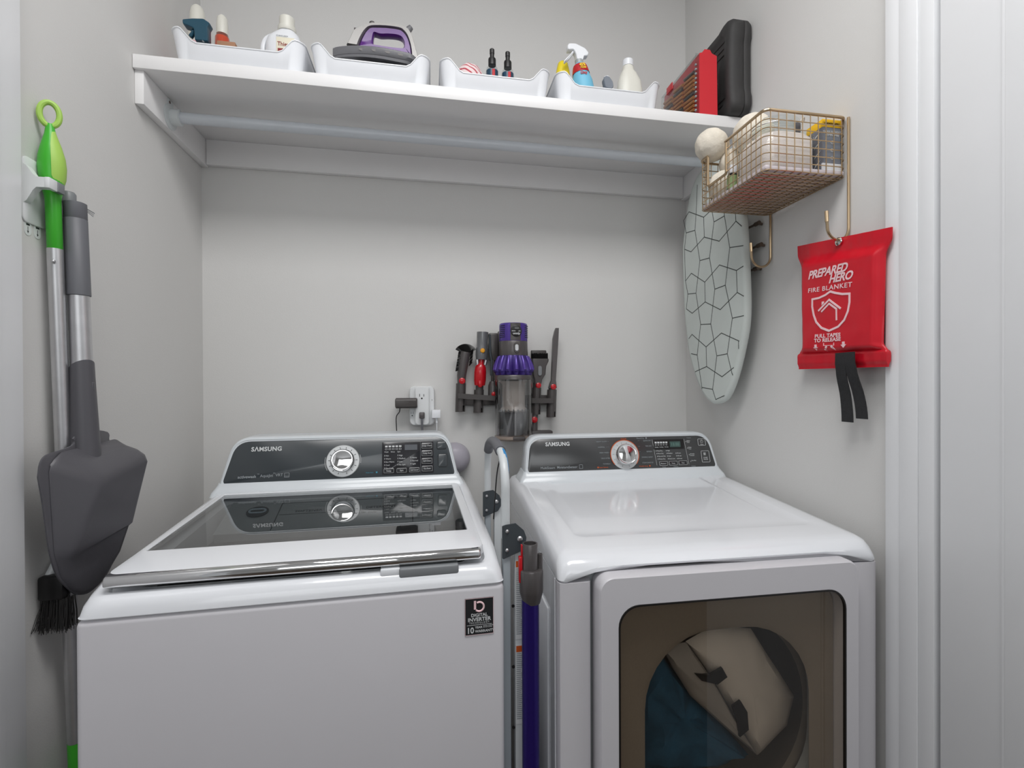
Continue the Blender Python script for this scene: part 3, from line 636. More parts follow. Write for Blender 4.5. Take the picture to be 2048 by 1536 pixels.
# detergent jug
jx, jy = -.390, 1.53
t = thing('detergent_jug', 'white detergent jug with handle and cream label in the left bin', 'jug', (jx, jy, zi))
def ell(cx, cy, a, b, z, n=36, p=2.6): return [Vector((cx + a * math.copysign(abs(math.cos(2 * PI * k / n)) ** (2 / p), math.cos(2 * PI * k / n)), cy + b * math.copysign(abs(math.sin(2 * PI * k / n)) ** (2 / p), math.sin(2 * PI * k / n)), z)) for k in range(n)]
G().loft([ell(jx, jy, .042, .026, zi), ell(jx, jy, .045, .030, zi + .006), ell(jx, jy, .045, .030, zi + .126), ell(jx + .002, jy, .042, .028, zi + .142), ell(jx + .006, jy, .033, .022, zi + .154), ell(jx + .008, jy, .023, .019, zi + .162), ell(jx + .008, jy, .0185, .0185, zi + .166, p=2)]).build('body', M['white'], t, ang=60)
G().tube(spline([(jx - .014, jy - .004, zi + .150), (jx - .030, jy - .004, zi + .148), (jx - .046, jy - .004, zi + .136), (jx - .053, jy - .004, zi + .112), (jx - .050, jy - .004, zi + .085)]), .0065, 10).build('handle', M['white'], t)
G().lathe([(.0225, .164), (.0235, .166), (.0235, .176), (.0195, .178), (.0195, .202), (.0165, .205), (.001, .2055)], (jx + .008, jy, zi), n=32).build('cap', M['cream'], t)
g = G().box(jx - .012, jx + .034, jy - .0312, jy - .028, zi + .055, zi + .132, .0006); lb = g.build('label_panel', M['label'], t)
fj = aff((jx, jy - .0314, zi), (1, 0, 0), (0, 0, 1), (0, -1, 0))
g = G().text('Thieves', .0155, lambda u, v, h: fj(u - .009, v + .108, h), sx=.85, off=.0002); g.build('label_lettering', M['maroon'], lb)
G().box(jx - .008, jx + .030, jy - .0318, jy - .031, zi + .090, zi + .101).build('label_stripe', M['maroon'], lb)
fj = aff((jx, jy - .0308, zi), (1, 0, 0), (0, .0, 1), (0, -1, 0))
G().text('all natural cleaner', .0042, lambda u, v, h: fj(u - .012, v + .1345, h)).build('neck_lettering', M['printdark'], t)

# steam iron across the second bin
ix0, iz = -.262, 2.318
t = thing('steam_iron', 'purple and grey steam iron lying in the second bin', 'iron', (-.14, 1.52, zi))
iy = 1.525
def sole(w, s, z, ox=0): # iron footprint: pointed at the left
    P = []
    for k in range(25):
        u = k / 24; P.append((ix0 + ox + .232 * s * u + .012 * (1 - s), (w * (math.sin(min(1, u * 1.45) * PI / 2)) ** .75) * (1 if u < .9 else 1 - ((u - .9) / .1) ** 2 * .35)))
    zf = lambda x: z + .012 - .085 * (x - ix0)
    return [Vector((x, iy - y, zf(x))) for x, y in P] + [Vector((x, iy + y, zf(x))) for x, y in reversed(P[1:])]
G().loft([sole(.048, .97, iz - .022), sole(.053, 1, iz - .016), sole(.053, 1, iz - .004), sole(.048, .97, iz)]).build('water_skirt', M['irongrey'], t, ang=40)
G().loft([sole(.046, .95, iz - .030), sole(.048, .97, iz - .023)]).build('soleplate', M['irongrey'], t)
G().box(-.20, -.06, iy - .035, iy + .035, zi, iz - .0362, .004).build('rest', M['irongrey'], t)
isc = .000348
OX, OZ = -.2635 - 1195 * isc * .97, 2.4185 + 142 * isc
def ipoly(l, th, y=iy): return blob(l, y, th, OX, OZ, isc)
# grey shell: the outer contour with the handle window, as a ring of quads
outer = [(1275, 372), (1300, 320), (1330, 255), (1375, 228), (1430, 195), (1500, 178), (1600, 170), (1690, 172), (1745, 185), (1785, 235), (1810, 320), (1840, 425)]
inner = [(1365, 376), (1385, 320), (1415, 262), (1440, 228), (1465, 212), (1520, 202), (1600, 196), (1680, 198), (1715, 212), (1750, 255), (1775, 330), (1785, 425)]
def ring_slab(a, b, th, m, name, lab=None):
    A = [Vector((OX + p[0] * isc, 0, OZ - p[1] * isc)) for p in a]; B = [Vector((OX + p[0] * isc, 0, OZ - p[1] * isc)) for p in b]
    A = spline(A, 4); B = spline(B, 4); R = []
    for p, q in zip(A, B):
        c = (p + q) / 2; r = [p, p.lerp(q, .12), p.lerp(q, .88), q, q, p.lerp(q, .88), p.lerp(q, .12), p]
        ys = [-.32, -.5, -.5, -.32, .32, .5, .5, .32]; R.append([Vector((v.x, iy + th * k, v.z)) for v, k in zip(r, ys)])
    return G().loft(R).build(name, m, t, lab, ang=50)
ring_slab(outer, inner, .036, M['ironsilver'], 'shell')
win = [(1480, 346), (1478, 320), (1480, 290), (1484, 262), (1496, 252), (1540, 262), (1600, 254), (1660, 252), (1700, 262), (1718, 285), (1724, 310), (1722, 335)]
inner2 = [(1365, 376), (1385, 320), (1415, 262), (1440, 230), (1465, 214), (1520, 204), (1600, 198), (1680, 200), (1715, 214), (1750, 257), (1775, 332), (1783, 405)]
ring_slab(inner2, win, .026, M['ironpur'], 'handle')
ring_slab([(1783, 425), (1760, 425), (1700, 420), (1640, 414), (1580, 408), (1520, 400), (1470, 392), (1420, 384), (1365, 378)], [(1722, 335), (1715, 345), (1690, 350), (1650, 352), (1600, 352), (1560, 352), (1520, 350), (1495, 350), (1480, 346)], .030, M['ironpur'], 'body')
g = G().lathe([(.008, 0), (.008, .012), (.0065, .014), (.001, .0142)], (OX + 1470 * isc, iy, OZ - 188 * isc), n=20); g.build('steam_dial', M['dkgrey'], t)
g = G().box(OX + 1332 * isc, OX + 1388 * isc, iy - .012, iy + .012, OZ - 246 * isc, OZ - 230 * isc, .001); g.build('filler_cap', M['dkgrey'], t)
g = G().tube([(OX + 1738 * isc, iy, OZ - 200 * isc), (OX + 1762 * isc, iy, OZ - 168 * isc), (OX + 1778 * isc, iy, OZ - 150 * isc)], [.010, .009, .0075], 14); g.build('cord_guard', M['irongrey'], t)
g = G()
def skirt_y(x):
    u = (x - ix0) / .232; return iy - .053 * (math.sin(min(1, u * 1.45) * PI / 2)) ** .75 * (1 if u < .9 else 1 - ((u - .9) / .1) ** 2 * .35) + .0004
for k in range(4): g.lathe([(.0075, 0), (.0075, .0008)], (OX + (1400 + k * 100) * isc, skirt_y(OX + (1400 + k * 100) * isc), iz - .012 - .0), (0, -1, 0), 16)
for v in g.bm.verts: v.co.z = iz - .001 - .085 * (v.co.x - ix0) + (v.co.z - (iz - .012)) * .45
g.build('vent_slots', M['dkgrey'], t)

# third bin
t = tag(G().sph((.118, 1.510, zi + .062), .043, 4, .10, (1.05, .9, 1.38)).build('rolled_cloth', [mat('striped_cloth', (228, 196, 200), .85)]), 'pink and white striped rolled cloth beside the small sprayers', 'cloth')
mt = t.data.materials[0]; nt = mt.node_tree
wv = nt.nodes.new('ShaderNodeTexWave'); wv.inputs['Scale'].default_value = 26; wv.bands_direction = 'DIAGONAL'; rp = nt.nodes.new('ShaderNodeValToRGB')
rp.color_ramp.elements[0].color = (lin(188), lin(70), lin(84), 1); rp.color_ramp.elements[0].position = .12; rp.color_ramp.elements[1].color = (lin(232), lin(214), lin(214), 1); rp.color_ramp.elements[1].position = .3
tcn = [n for n in nt.nodes if n.type == 'TEX_COORD'][0]
nt.links.new(tcn.outputs['Object'], wv.inputs[0]); nt.links.new(wv.outputs['Fac'], rp.inputs[0]); nt.links.new(rp.outputs[0], nt.nodes['Principled BSDF'].inputs['Base Color'])
G().tube(spline([(.085, 1.49, zi + .03), (.10, 1.478, zi + .02), (.13, 1.475, zi + .03), (.150, 1.49, zi + .02)]), .008, 8).build('loose_end', M['pink'], t) if False else None
for x, dz, lab in ((.1825, .003, 'left of the two small black-topped sprayers'), (.2285, 0, 'right of the two small black-topped sprayers')):
    t = thing('mist_sprayer', lab, 'spray bottle', (x, 1.50, zi), 0, 'small mist sprayers in the third bin')
    z = zi + dz
    G().lathe([(.0175, -dz), (.0190, .003), (.0190, .096), (.0165, .108), (.010, .116), (.009, .119)], (x, 1.50, z), n=28).build('body', M['clearp'], t)
    G().lathe([(.0160, .004 - dz), (.0172, .006), (.0172, .1000), (.001, .1005)], (x, 1.50, z), n=28).build('liquid', M['navyl'], t)
    G().lathe([(.0112, .117), (.0112, .134), (.0104, .137), (.0065, .139), (.0062, .150), (.0070, .151), (.0070, .163), (.0055, .165), (.001, .1652)], (x, 1.50, z), n=24).build('cap', M['black'], t)
    G().box(x - .002, x + .006, 1.4802, 1.4840, z + .05, z + .097, .0005).build('label_patch', M['labred'], t)

# fourth bin
t = thing('cleaner_bottle', 'yellow cleaner bottle behind the white trigger sprayer', 'bottle', (.405, 1.535, zi))
G().loft([ell(.404, 1.535, .023, .017, zi), ell(.404, 1.535, .025, .019, zi + .004), ell(.404, 1.535, .025, .019, zi + .11), ell(.404, 1.535, .020, .016, zi + .15), ell(.404, 1.535, .015, .013, zi + .172), ell(.404, 1.535, .008, .008, zi + .178)]).build('body', M['yellow'], t, ang=60)
G().loft([ell(.404, 1.535, .0256, .0196, zi + .07), ell(.404, 1.535, .0256, .0196, zi + .098)], False, False).build('label_band', M['green'], t)
G().loft([ell(.404, 1.535, .0256, .0196, zi + .0985), ell(.404, 1.535, .0252, .0192, zi + .118)], False, False).build('label_stripe', M['labblue'], t)
t = thing('trigger_sprayer', 'stain remover with white trigger head and red and blue label', 'spray bottle', (.47, 1.50, zi))
tx, ty = .468, 1.50; tsc = .000415; tox, toz = .4066 - 797 * tsc, 2.4065 + 125 * tsc
blob([(797, 150), (808, 130), (860, 125), (930, 150), (958, 180), (950, 205), (922, 208), (915, 240), (868, 240), (862, 205), (845, 172), (800, 178)], ty, .022, tox, toz, tsc).build('spray_head', M['white'], t)
blob([(838, 172), (855, 178), (838, 205), (815, 235), (795, 255), (778, 268), (775, 250), (800, 222), (822, 198)], ty, .012, tox, toz, tsc).build('trigger', M['white'], t)
tilt = Vector((.16, 0, -1)).normalized()
TC = Vector((tox + 890 * tsc, ty, toz - 238 * tsc))
g = G().lathe([(.0125, -.002), (.0125, .010)], TC, tilt, 24); g.build('collar', M['inner'], t)
def tr(r0, z0, r1, z1, m, name, par=None): return G().lathe([(r0, z0), (r1, z1)], TC, tilt, 28).build(name, m, par or t)
L = (zi + .002 - TC.z) / tilt.z
g = G().lathe([(.0125, .008), (.021, .018), (.0235, .028), (.0255, .045), (.031, .062), (.0325, .085), (.031, L - .006), (.028, L - .004)], TC, tilt, 32); bd = g.build('body', M['labblue'], t, ang=60)
g = G().lathe([(.0195, .0145), (.0214, .018), (.0240, .028), (.0255, .0355), (.0262, .040)], TC, tilt, 32, False); g.build('red_label', M['labred'], bd)
ft = aff(TC + Vector((0, -.0245, 0)), Vector((1, 0, .16)).normalized(), -tilt, (0, -1, 0))
g = G().text('45%', .0125, lambda u, v, h: ft(u - .010, v - .0275, h + .0005), off=.0004, sx=.9); g.text('MORE', .0065, lambda u, v, h: ft(u - .008, v - .0350, h + .0022), off=.0002); g.build('offer_lettering', M['laby'], bd)
g = G().text('Oxy', .012, lambda u, v, h: ft(u - .012, v - .053, h + .0048), off=.0005); g.build('name_lettering', M['labred'], bd)
t = thing('brush', 'small white and grey scrub brush head in the right bin', 'brush', (.537, 1.50, zi))
G().tube(spline([(.552, 1.50, zi + .004), (.549, 1.50, zi + .07), (.543, 1.50, zi + .105), (.535, 1.50, zi + .122), (.527, 1.50, zi + .118)]), .0075, 12).build('handle', M['white'], t)
blob([(0, 0), (10, -14), (26, -12), (40, 6), (44, 26), (34, 40), (8, 34)], 1.50, .020, .519, 2.311, .00075).build('head', M['boxlt'], t)
t = thing('lotion_bottle', 'pale cream bottle with rounded shoulders in the right bin', 'bottle', (.606, 1.50, zi))
G().loft([ell(.606, 1.50, .040, .024, zi), ell(.606, 1.50, .043, .026, zi + .005), ell(.606, 1.50, .040, .026, zi + .085), ell(.605, 1.50, .035, .024, zi + .120), ell(.602, 1.50, .024, .020, zi + .142), ell(.601, 1.50, .018, .017, zi + .150), ell(.601, 1.50, .0165, .0165, zi + .163, p=2)], ).build('body', M['cream'], t, ang=60)
G().lathe([(.0165, .164), (.0165, .182), (.0145, .1845), (.001, .185)], (.601, 1.50, zi), n=28).build('cap', M['white'], t)

# red bit case and black tool case
t = thing('bit_case', 'red and clear plastic case of amber bits, beside the black case', 'case', (.815, 1.52, zs))
x0, x1, y0, y1, z1 = .780, .852, 1.414, 1.645, zs + .183
g = G().prism([(x0 + .012, z1 - .003), (x0 + .022, z1 + .000), (x0 + .028, z1 + .010), (x1 - .026, z1 + .010), (x1 - .020, z1 + .000), (x1 - .004, z1 - .006), (x1 - .002, zs + .001), (x0 + .010, zs + .001), (x0 + .010, z1 - .016)], lambda a, b: (a, y0, b), lambda a, b: (a, y1, b)); g.build('shell', M['casered'], t)
g = G().box(x0 - .0015, x0, y0 - .001, y1, zs + .0008, z1 - .012, .0004); g.box(x0 - .0015, x0 + .011, y0 - .0015, y0 - .0005, zs + .0008, z1 - .006); g.box(x1 - .0015, x1 + .0015, y0 - .0015, y1, zs + .0008, z1 - .004, .0004); g.box(x0, x0 + .012, y0, y1, z1 - .012, z1 - .009); g.build('clear_cover', M['clearp'], t, 'clear plastic cover of the case')
random.seed(3)
for r_ in range(11):
    for c_ in range(3):
        yb = y0 + .020 + c_ * .070; zz = zs + .012 + r_ * .0125 + c_ * .0010
        if zz > zs + .158 - c_ * .008: continue
        G().tube([(x0 + .0045, yb, zz - .003), (x0 + .0045, yb + .058, zz + .006)], .0046, 8).build('bit', M['rust'] if (r_ + c_) % 5 else M['dkgrey2'], t)
for r_ in range(11): G().sph((x0 + .0045, y0 + .0085, zs + .014 + r_ * .0135), .0042, 2).build('bit_tip', M['satin'], t)
G().box(x0 - .004, x0 - .001, 1.56, 1.60, z1 - .028, z1 - .006, .001).build('latch', M['casered'], t)
t = thing('tool_case', 'black moulded tool case standing against the right wall', 'case', (.91, 1.51, zs))
def cs(px0, px1, y, zt, r, zb_=zs + .001): return [Vector((x, y, z)) for x, z in rrect(px0, px1, zb_, zt, r, 6, 4)]
y0, y1, zt = 1.378, 1.66, zs + .282
def shell(xa, xb, name, lab=None):
    """half of the case: slab in the Y-Z plane, rounded, with thicker corners"""
    def ol(ins): return [(y, z) for y, z in rrect(y0 + ins, y1 - ins, zs + .001 + ins, zt - ins, .028, 8, 14)]
    def notch(y, z, ins):
        m = .006 * smooth((min(z - zs, zt - z) - .055) / .014); n_ = .008 * smooth((min(y - y0, y1 - y) - .050) / .014)
        yy_, zz_ = y, z
        if y - y0 < .012 + ins: yy_ += m
        if zt - z < .012 + ins: zz_ -= n_
        return yy_, zz_
    R = []
    outer_x = xa if abs(xa - .872) < .01 else xb; inner_x = xb if outer_x == xa else xa; d = 1 if outer_x < inner_x else -1
    for ins, x in ((.0015, inner_x), (0, inner_x - d * .0015), (0, outer_x + d * .016), (.004, outer_x + d * .006), (.013, outer_x), (.030, outer_x), (.034, outer_x + d * .004), (.06, outer_x + d * .004)):
        R.append([Vector((x, *notch(y, z, ins))) for y, z in ol(ins)])
    return G().loft(R).build(name, M['case'], t, lab, ang=50)
shell(.872, .9170, 'front_half'); shell(.9178, .9483, 'back_half')
for k in range(3):
    p = .052 + k * .019
    G().tube([(.8755, y0 + .038, zt - p - .005), (.8755, y1 - .05, zt - p)], .0022, 6).build('rib', M['case'], t)
for k in range(2):
    p = .040 + k * .016
    G().tube([(.8755, y0 + .036, zs + p), (.8755, y1 - .05, zs + p)], .0022, 6).build('rib', M['case'], t)

# ------------------------------------------------------------------ wire basket on the right wall and what is in it
t = thing('wire_basket', 'champagne wire wall basket with two hooks, right wall', 'basket', (.947, 1.17, 1.87))
bx0, bx1, by0, by1, bz0, bz1 = .735, .9455, 1.030, 1.312, 1.863, 1.998
ylo, yhi, zlow = 1.183, 1.270, 1.916
path = [p for p in rrect(bx0, bx1, by0, by1, .016, 5, 1)]
g = G(); wr = .00125
def above(y, x, z): return x < bx0 + .004 and ylo < y < yhi and z > zlow + .001
levels = [bz0 + .002 + k * .0188 for k in range(7)]
for z in levels:
    pp = [Vector((x, y, z)) for x, y in path]
    if z < zlow: g.tube(pp, wr, 5, True)
    else:
        # open run: all around except the low stretch of the front
        far = [p for p in pp if not (p.x < bx0 + .03 and False)]
        i0 = max(range(len(pp)), key=lambda i: (pp[i].x < bx0 + 1e-6) * pp[i].y)  # top end of the front side
        seq = [pp[(i0 + k) % len(pp)] for k in range(len(pp))]
        # order so the run starts at the far front corner and goes to the near front corner the long way round
        nxt = seq[1]
        if abs(nxt.x - bx0) < 1e-6 and nxt.y < yhi: seq = [seq[0]] + list(reversed(seq[1:]))
        g.tube([Vector((bx0, yhi, z))] + seq + [Vector((bx0, ylo, z))], wr, 5)
ys = [by0 + .014 + k * (by1 - by0 - .028) / 14 for k in range(15)]; xs = [bx0 + .014 + k * (bx1 - bx0 - .028) / 9 for k in range(10)]
for y in ys:
    zt_ = zlow if ylo < y < yhi else bz1
    g.tube([(bx0, y, zt_), (bx0, y, bz0 + .004), (bx0 + .004, y, bz0), (bx1 - .004, y, bz0), (bx1, y, bz0 + .004), (bx1, y, bz1)], wr, 5)
for x in xs: g.tube([(x, by0, bz1), (x, by0, bz0 + .004), (x, by0 + .004, bz0 + .002), (x, by1 - .004, bz0 + .002), (x, by1, bz0 + .004), (x, by1, bz1)], wr, 5)
ym = [(ys[k] + ys[k + 1]) / 2 for k in range(14)]
for y in ym: g.tube([(bx0 + .003, y, bz0), (bx1 - .003, y, bz0)], wr, 5)
g.build('wire_mesh', M['brass'], t)
rim = []
pth = [Vector((x, y, bz1)) for x, y in path]
i0 = max(range(len(pth)), key=lambda i: (pth[i].x < bx0 + 1e-6) * pth[i].y)
seq = [pth[(i0 + k) % len(pth)] for k in range(len(pth))]
if abs(seq[1].x - bx0) < 1e-6 and seq[1].y < yhi: seq = [seq[0]] + list(reversed(seq[1:]))
rim = seq + [Vector((bx0, ylo + .004, bz1)), Vector((bx0, ylo, bz1 - .004)), Vector((bx0, ylo, zlow + .004)), Vector((bx0, ylo + .004, zlow)), Vector((bx0, yhi - .004, zlow)), Vector((bx0, yhi, zlow + .004)), Vector((bx0, yhi, bz1 - .004)), Vector((bx0, yhi + .004, bz1))]
G().tube(rim, .0034, 10, True).build('rim', M['brass'], t)
for yb, zb_, fx in ((1.0235, 1.742, .888), (1.300, 1.745, .885)):
    r = (.944 - fx) / 2; cxh = (.944 + fx) / 2
    pts = [(.944, yb, bz1 - .002), (.944, yb, zb_)] + [(cxh + r * math.cos(a), yb, zb_ - r * math.sin(a)) for a in [PI * k / 12 for k in range(1, 12)]] + [(fx, yb, zb_), (fx - .002, yb, zb_ + .03)]
    g = G().tube(pts, .0032, 10); g.tube([(fx - .0008, yb, zb_ + .012), (fx - .0022, yb, zb_ + .036)], .0042, 10); g.build('hook', M['brass'], t)
G().box(bx0 + .003, bx1 - .003, by0 + .003, by1 - .003, bz0 + .0035, bz0 + .0145, .004).build('liner', M['liner'], t)
zb0 = bz0 + .0148
balls = [((.777, 1.262, zb0 + .040), .040, 'wool ball low in the basket cut-out'), ((.890, 1.266, zb0 + .040), .040, 'wool ball at the bottom back of the basket against the wall'),
         ((.814, 1.274, 1.987), .038, 'wool ball behind the upright of the basket rim'), ((.757, 1.290, 2.038), .0435, 'round wool ball perched highest on the far left end of the basket'),
         ((.822, 1.200, 2.031), .050, 'largest wool ball, overlapping the shelf edge')]
for c, r, lab in balls:
    tag(G().sph(c, r, 5, .035).build('wool_dryer_ball', M['wool']), lab, 'dryer ball', 'wool dryer balls in the basket')
t = thing('oil_bottle', 'tiny white-capped bottle with green label in the basket', 'bottle', (.760, 1.196, zb0))
G().lathe([(.0115, 0), (.0125, .002), (.0125, .040), (.007, .047)], (.760, 1.196, zb0), n=24).build('body', M['black'], t)
G().lathe([(.0129, .006), (.0129, .038)], (.760, 1.196, zb0), n=24, cap=False).build('label_band', mat('sage_label', (150, 172, 120), .6), t)
G().lathe([(.0105, .044), (.0115, .045), (.0115, .063), (.0105, .065), (.001, .0652)], (.760, 1.196, zb0), n=24).build('cap', M['white'], t)
t = thing('clip_jar', 'glass clip-top jar of white washing powder in the basket', 'jar', (.817, 1.11, zb0))
def jr(a, b, z, r): return [Vector((x, y, z)) for x, y in rrect(.817 - a, .817 + a, 1.108 - b, 1.108 + b, r, 8, 3)]
z = zb0
G().loft([jr(.062, .060, z, .02), jr(.068, .066, z + .006, .026), jr(.068, .066, z + .080, .028), jr(.060, .058, z + .096, .040), jr(.050, .050, z + .103, .0495), jr(.050, .050, z + .114, .0495)], True, False).build('glass_body', M['jarg'], t, ang=60)
G().loft([jr(.060, .058, z + .003, .02), jr(.065, .063, z + .007, .026), jr(.065, .063, z + .076, .028), jr(.058, .056, z + .088, .038), jr(.02, .02, z + .091, .018)]).build('powder', M['powder'], t, ang=60)
g = G()
for k in range(3): g.tube([(.817 + .051 * math.cos(a), 1.108 + .051 * math.sin(a), z + .105 + k * .004) for a in [2 * PI * j / 32 for j in range(32)]], .0014, 6, True)
g.build('neck_rings', M['jarg'], t)
G().lathe([(.053, z + .117), (.054, z + .119), (.054, z + .128), (.046, z + .134), (.001, z + .136)], (.817, 1.108, 0), n=40).build('lid', M['jarg'], t)
g = G().tube(spline([(.868, 1.10, z + .114), (.876, 1.095, z + .126), (.880, 1.088, z + .136), (.874, 1.08, z + .140), (.866, 1.085, z + .130), (.874, 1.095, z + .106), (.878, 1.10, z + .088), (.870, 1.10, z + .080)]), .0013, 6)
g.tube([(.817 + .0545 * math.cos(a), 1.108 + .0545 * math.sin(a), z + .1155) for a in [2 * PI * j / 32 for j in range(32)]], .0012, 6, True); g.build('wire_clasp', M['satin'], t)
G().box(.828, .842, 1.0505, 1.0540, z + .088, z + .110, .001).build('scoop_clip', M['grey'], t)
t = thing('detergent_carton', 'grey and yellow detergent carton at the near end of the basket', 'box', (.915, 1.07, zb0))
c0, c1, d0, d1 = .8905, .9385, 1.040, 1.092
ca = G().box(c0, c1, d0, d1, z, z + .118, .0008).build('carton', M['boxgrey'], t)
G().box(c0 - .0004, c1 + .0004, d0 - .0004, d1 + .0004, z + .100, z + .1184, .0008).build('yellow_band', M['boxyel'], ca)
G().box(c0 + .002, c1 - .001, d0 - .0006, d0 + .001, z + .018, z + .098).build('front_panel', M['boxlt'], ca)
G().box(c0 - .0003, c1 + .0003, d0 - .0006, d0 + .004, z, z + .017).build('white_band', M['white'], ca)
fb = aff(((c0 + c1) / 2, d0 - .0007, z), (1, 0, 0), (0, 0, 1), (0, -1, 0))
g = G().text('CLEAN WITHOUT', .0058, lambda u, v, h: fb(u, v + .088, h), 'CENTER', off=.0001); g.text('COMPROMISE', .0058, lambda u, v, h: fb(u, v + .080, h), 'CENTER', off=.0001)
for k, s_ in enumerate('GOO'): g.text(s_, .011, lambda u, v, h: fb(u, v + .062 - k * .018, h), 'CENTER')
g.build('front_lettering', M['print'], ca)
G().text('2 MONTH SUPPLY', .0050, lambda u, v, h: fb(u, v + .107, h), 'CENTER', off=.0001).build('band_lettering', M['printdark'], ca)
fl = aff((c0 - .0004, d1, z), (0, -1, 0), (0, 0, 1), (-1, 0, 0))
g = G()
for k in range(4): g.loft([[fl(.024, .012 + k * .022, 0), fl(.046, .026 + k * .022, 0), fl(.030, .020 + k * .022, 0)], [fl(.024, .012 + k * .022, .0004), fl(.046, .026 + k * .022, .0004), fl(.030, .020 + k * .022, .0004)]])
g.build('side_pattern', M['print'], ca)
g = G()
for k in range(3): g.tube([fl(.011 + .0055 * math.cos(a), .022 + k * .024 + .0075 * math.sin(a), .0004) for a in [2 * PI * j / 20 for j in range(20)]], .0012, 4, True)
g.build('side_emblem', M['boxyel'], ca)

# ------------------------------------------------------------------ ironing board and its wall rack
OUT = [(1.690, 1.930), (1.703, 1.870), (1.700, 1.760), (1.690, 1.640), (1.668, 1.530), (1.640, 1.460), (1.600, 1.395), (1.558, 1.350), (1.520, 1.330), (1.495, 1.325), (1.465, 1.329), (1.435, 1.343),
       (1.405, 1.378), (1.376, 1.430), (1.352, 1.490), (1.332, 1.555), (1.327, 1.625), (1.332, 1.72), (1.338, 1.80), (1.346, 1.88), (1.36, 1.97), (1.385, 2.04), (1.42, 2.085), (1.48, 2.105), (1.56, 2.10), (1.62, 2.075), (1.665, 2.01)]
t = thing('ironing_board', 'ironing board in pale geometric cover hanging on the right wall', 'ironing board', (.90, 1.51, 1.7))
P = [Vector((p.y, p.z)) if 0 else Vector((p.x, p.y)) for p in spline([(a, b, 0) for a, b in OUT + [OUT[0]]], 4)[:-1]]
cen = Vector((1.515, 1.72))
def bring(d, x):
    out = []; n = len(P)
    for i in range(n):
        e = P[(i + 1) % n] - P[i - 1]; nn = Vector((-e.y, e.x)).normalized()
        if nn.dot(cen - P[i]) < 0: nn = -nn
        q = P[i] + nn * d; out.append(Vector((x, q.x, q.y)))
    return out
g = G().loft([bring(.012, .884), bring(.003, .8855), bring(0, .890), bring(0, .900), bring(.003, .906), bring(.012, .909)])
LN = [
[(1.69,1.967),(1.652,1.985),(1.554,1.935),(1.511,1.942)],[(1.69,1.967),(1.672,1.918),(1.611,1.909),(1.579,1.799),(1.519,1.793),(1.492,1.9),(1.503,1.937)],[(1.672,1.918),(1.684,1.864),(1.638,1.843),(1.551,1.869),(1.554,1.935)],
[(1.551,1.869),(1.462,1.831),(1.373,1.865),(1.345,1.842)],[(1.492,1.9),(1.433,1.9),(1.405,1.796),(1.338,1.784)],[(1.373,1.865),(1.376,1.892)],[(1.602,1.97),(1.611,1.909)],[(1.405,1.796),(1.429,1.688),(1.392,1.583),(1.336,1.583)],
[(1.519,1.793),(1.488,1.687),(1.429,1.688)],[(1.579,1.799),(1.605,1.695),(1.661,1.702),(1.678,1.751),(1.636,1.769),(1.548,1.721),(1.461,1.757),(1.371,1.72),(1.338,1.725)],[(1.684,1.864),(1.678,1.751)],
[(1.548,1.721),(1.546,1.656),(1.457,1.618),(1.367,1.655),(1.336,1.639)],[(1.371,1.72),(1.367,1.655)],[(1.661,1.702),(1.672,1.652),(1.631,1.631),(1.546,1.656)],[(1.605,1.695),(1.575,1.586),(1.512,1.58),(1.488,1.687)],
[(1.392,1.583),(1.419,1.479),(1.395,1.42),(1.391,1.414)],[(1.575,1.586),(1.598,1.486),(1.638,1.493)],[(1.512,1.58),(1.477,1.476),(1.419,1.479)],[(1.655,1.546),(1.633,1.559),(1.541,1.509),(1.451,1.545),(1.358,1.512)],
[(1.541,1.509),(1.538,1.445),(1.448,1.41),(1.386,1.436)],[(1.361,1.512),(1.361,1.49)],[(1.612,1.43),(1.538,1.445)],[(1.598,1.486),(1.568,1.377),(1.502,1.371),(1.477,1.476)],[(1.568,1.377),(1.568,1.372)],[(1.502,1.371),(1.484,1.339),(1.436,1.352)],
[(1.602,1.97),(1.595,2.056)],[(1.433,1.9),(1.442,1.97),(1.50,1.99),(1.511,1.942)],[(1.376,1.892),(1.374,1.95),(1.442,1.97)]]
g.m = 1
for l in LN:
    for a, b in zip(l, l[1:]):
        a, b = Vector(a), Vector(b); d = (b - a).normalized(); n_ = Vector((-d.y, d.x)) * .0013; a = a - d * .0006; b = b + d * .0006
        q = [a - n_, b - n_, b + n_, a + n_]; g.raw([Vector((.8836, p.x, p.y)) for p in q] + [Vector((.8842, p.x, p.y)) for p in q], [(0, 1, 2, 3), (4, 7, 6, 5), (0, 4, 5, 1), (1, 5, 6, 2), (2, 6, 7, 3), (3, 7, 4, 0)])
g.build('cover', [M['cloth'], M['line']], t, ang=60)
g = G().box(.9092, .913, 1.42, 1.62, 1.45, 2.02, .001); g.build('deck', M['dkgrey2'], t)
t = thing('board_rack', 'dark bronze three-armed wall rack behind the ironing board', 'rack', (.947, 1.35, 1.78))
for zz, yy_ in ((1.851, 1.335), (1.786, 1.325), (1.722, 1.340)):
    g = G().tube([(.932, yy_, zz), (.932, yy_ + .16, zz)], .0035, 10); g.tube([(.932, yy_ - .003, zz), (.932, yy_ + .016, zz)], .0062, 12)
    g.tube([(.932, yy_ + .008, zz), (.9485, yy_ + .008, zz)], .004, 10); g.build('arm', M['bronze'], t)
G().box(.944, .9485, 1.455, 1.475, 1.69, 1.88, .001).build('back_plate', M['bronze'], t)

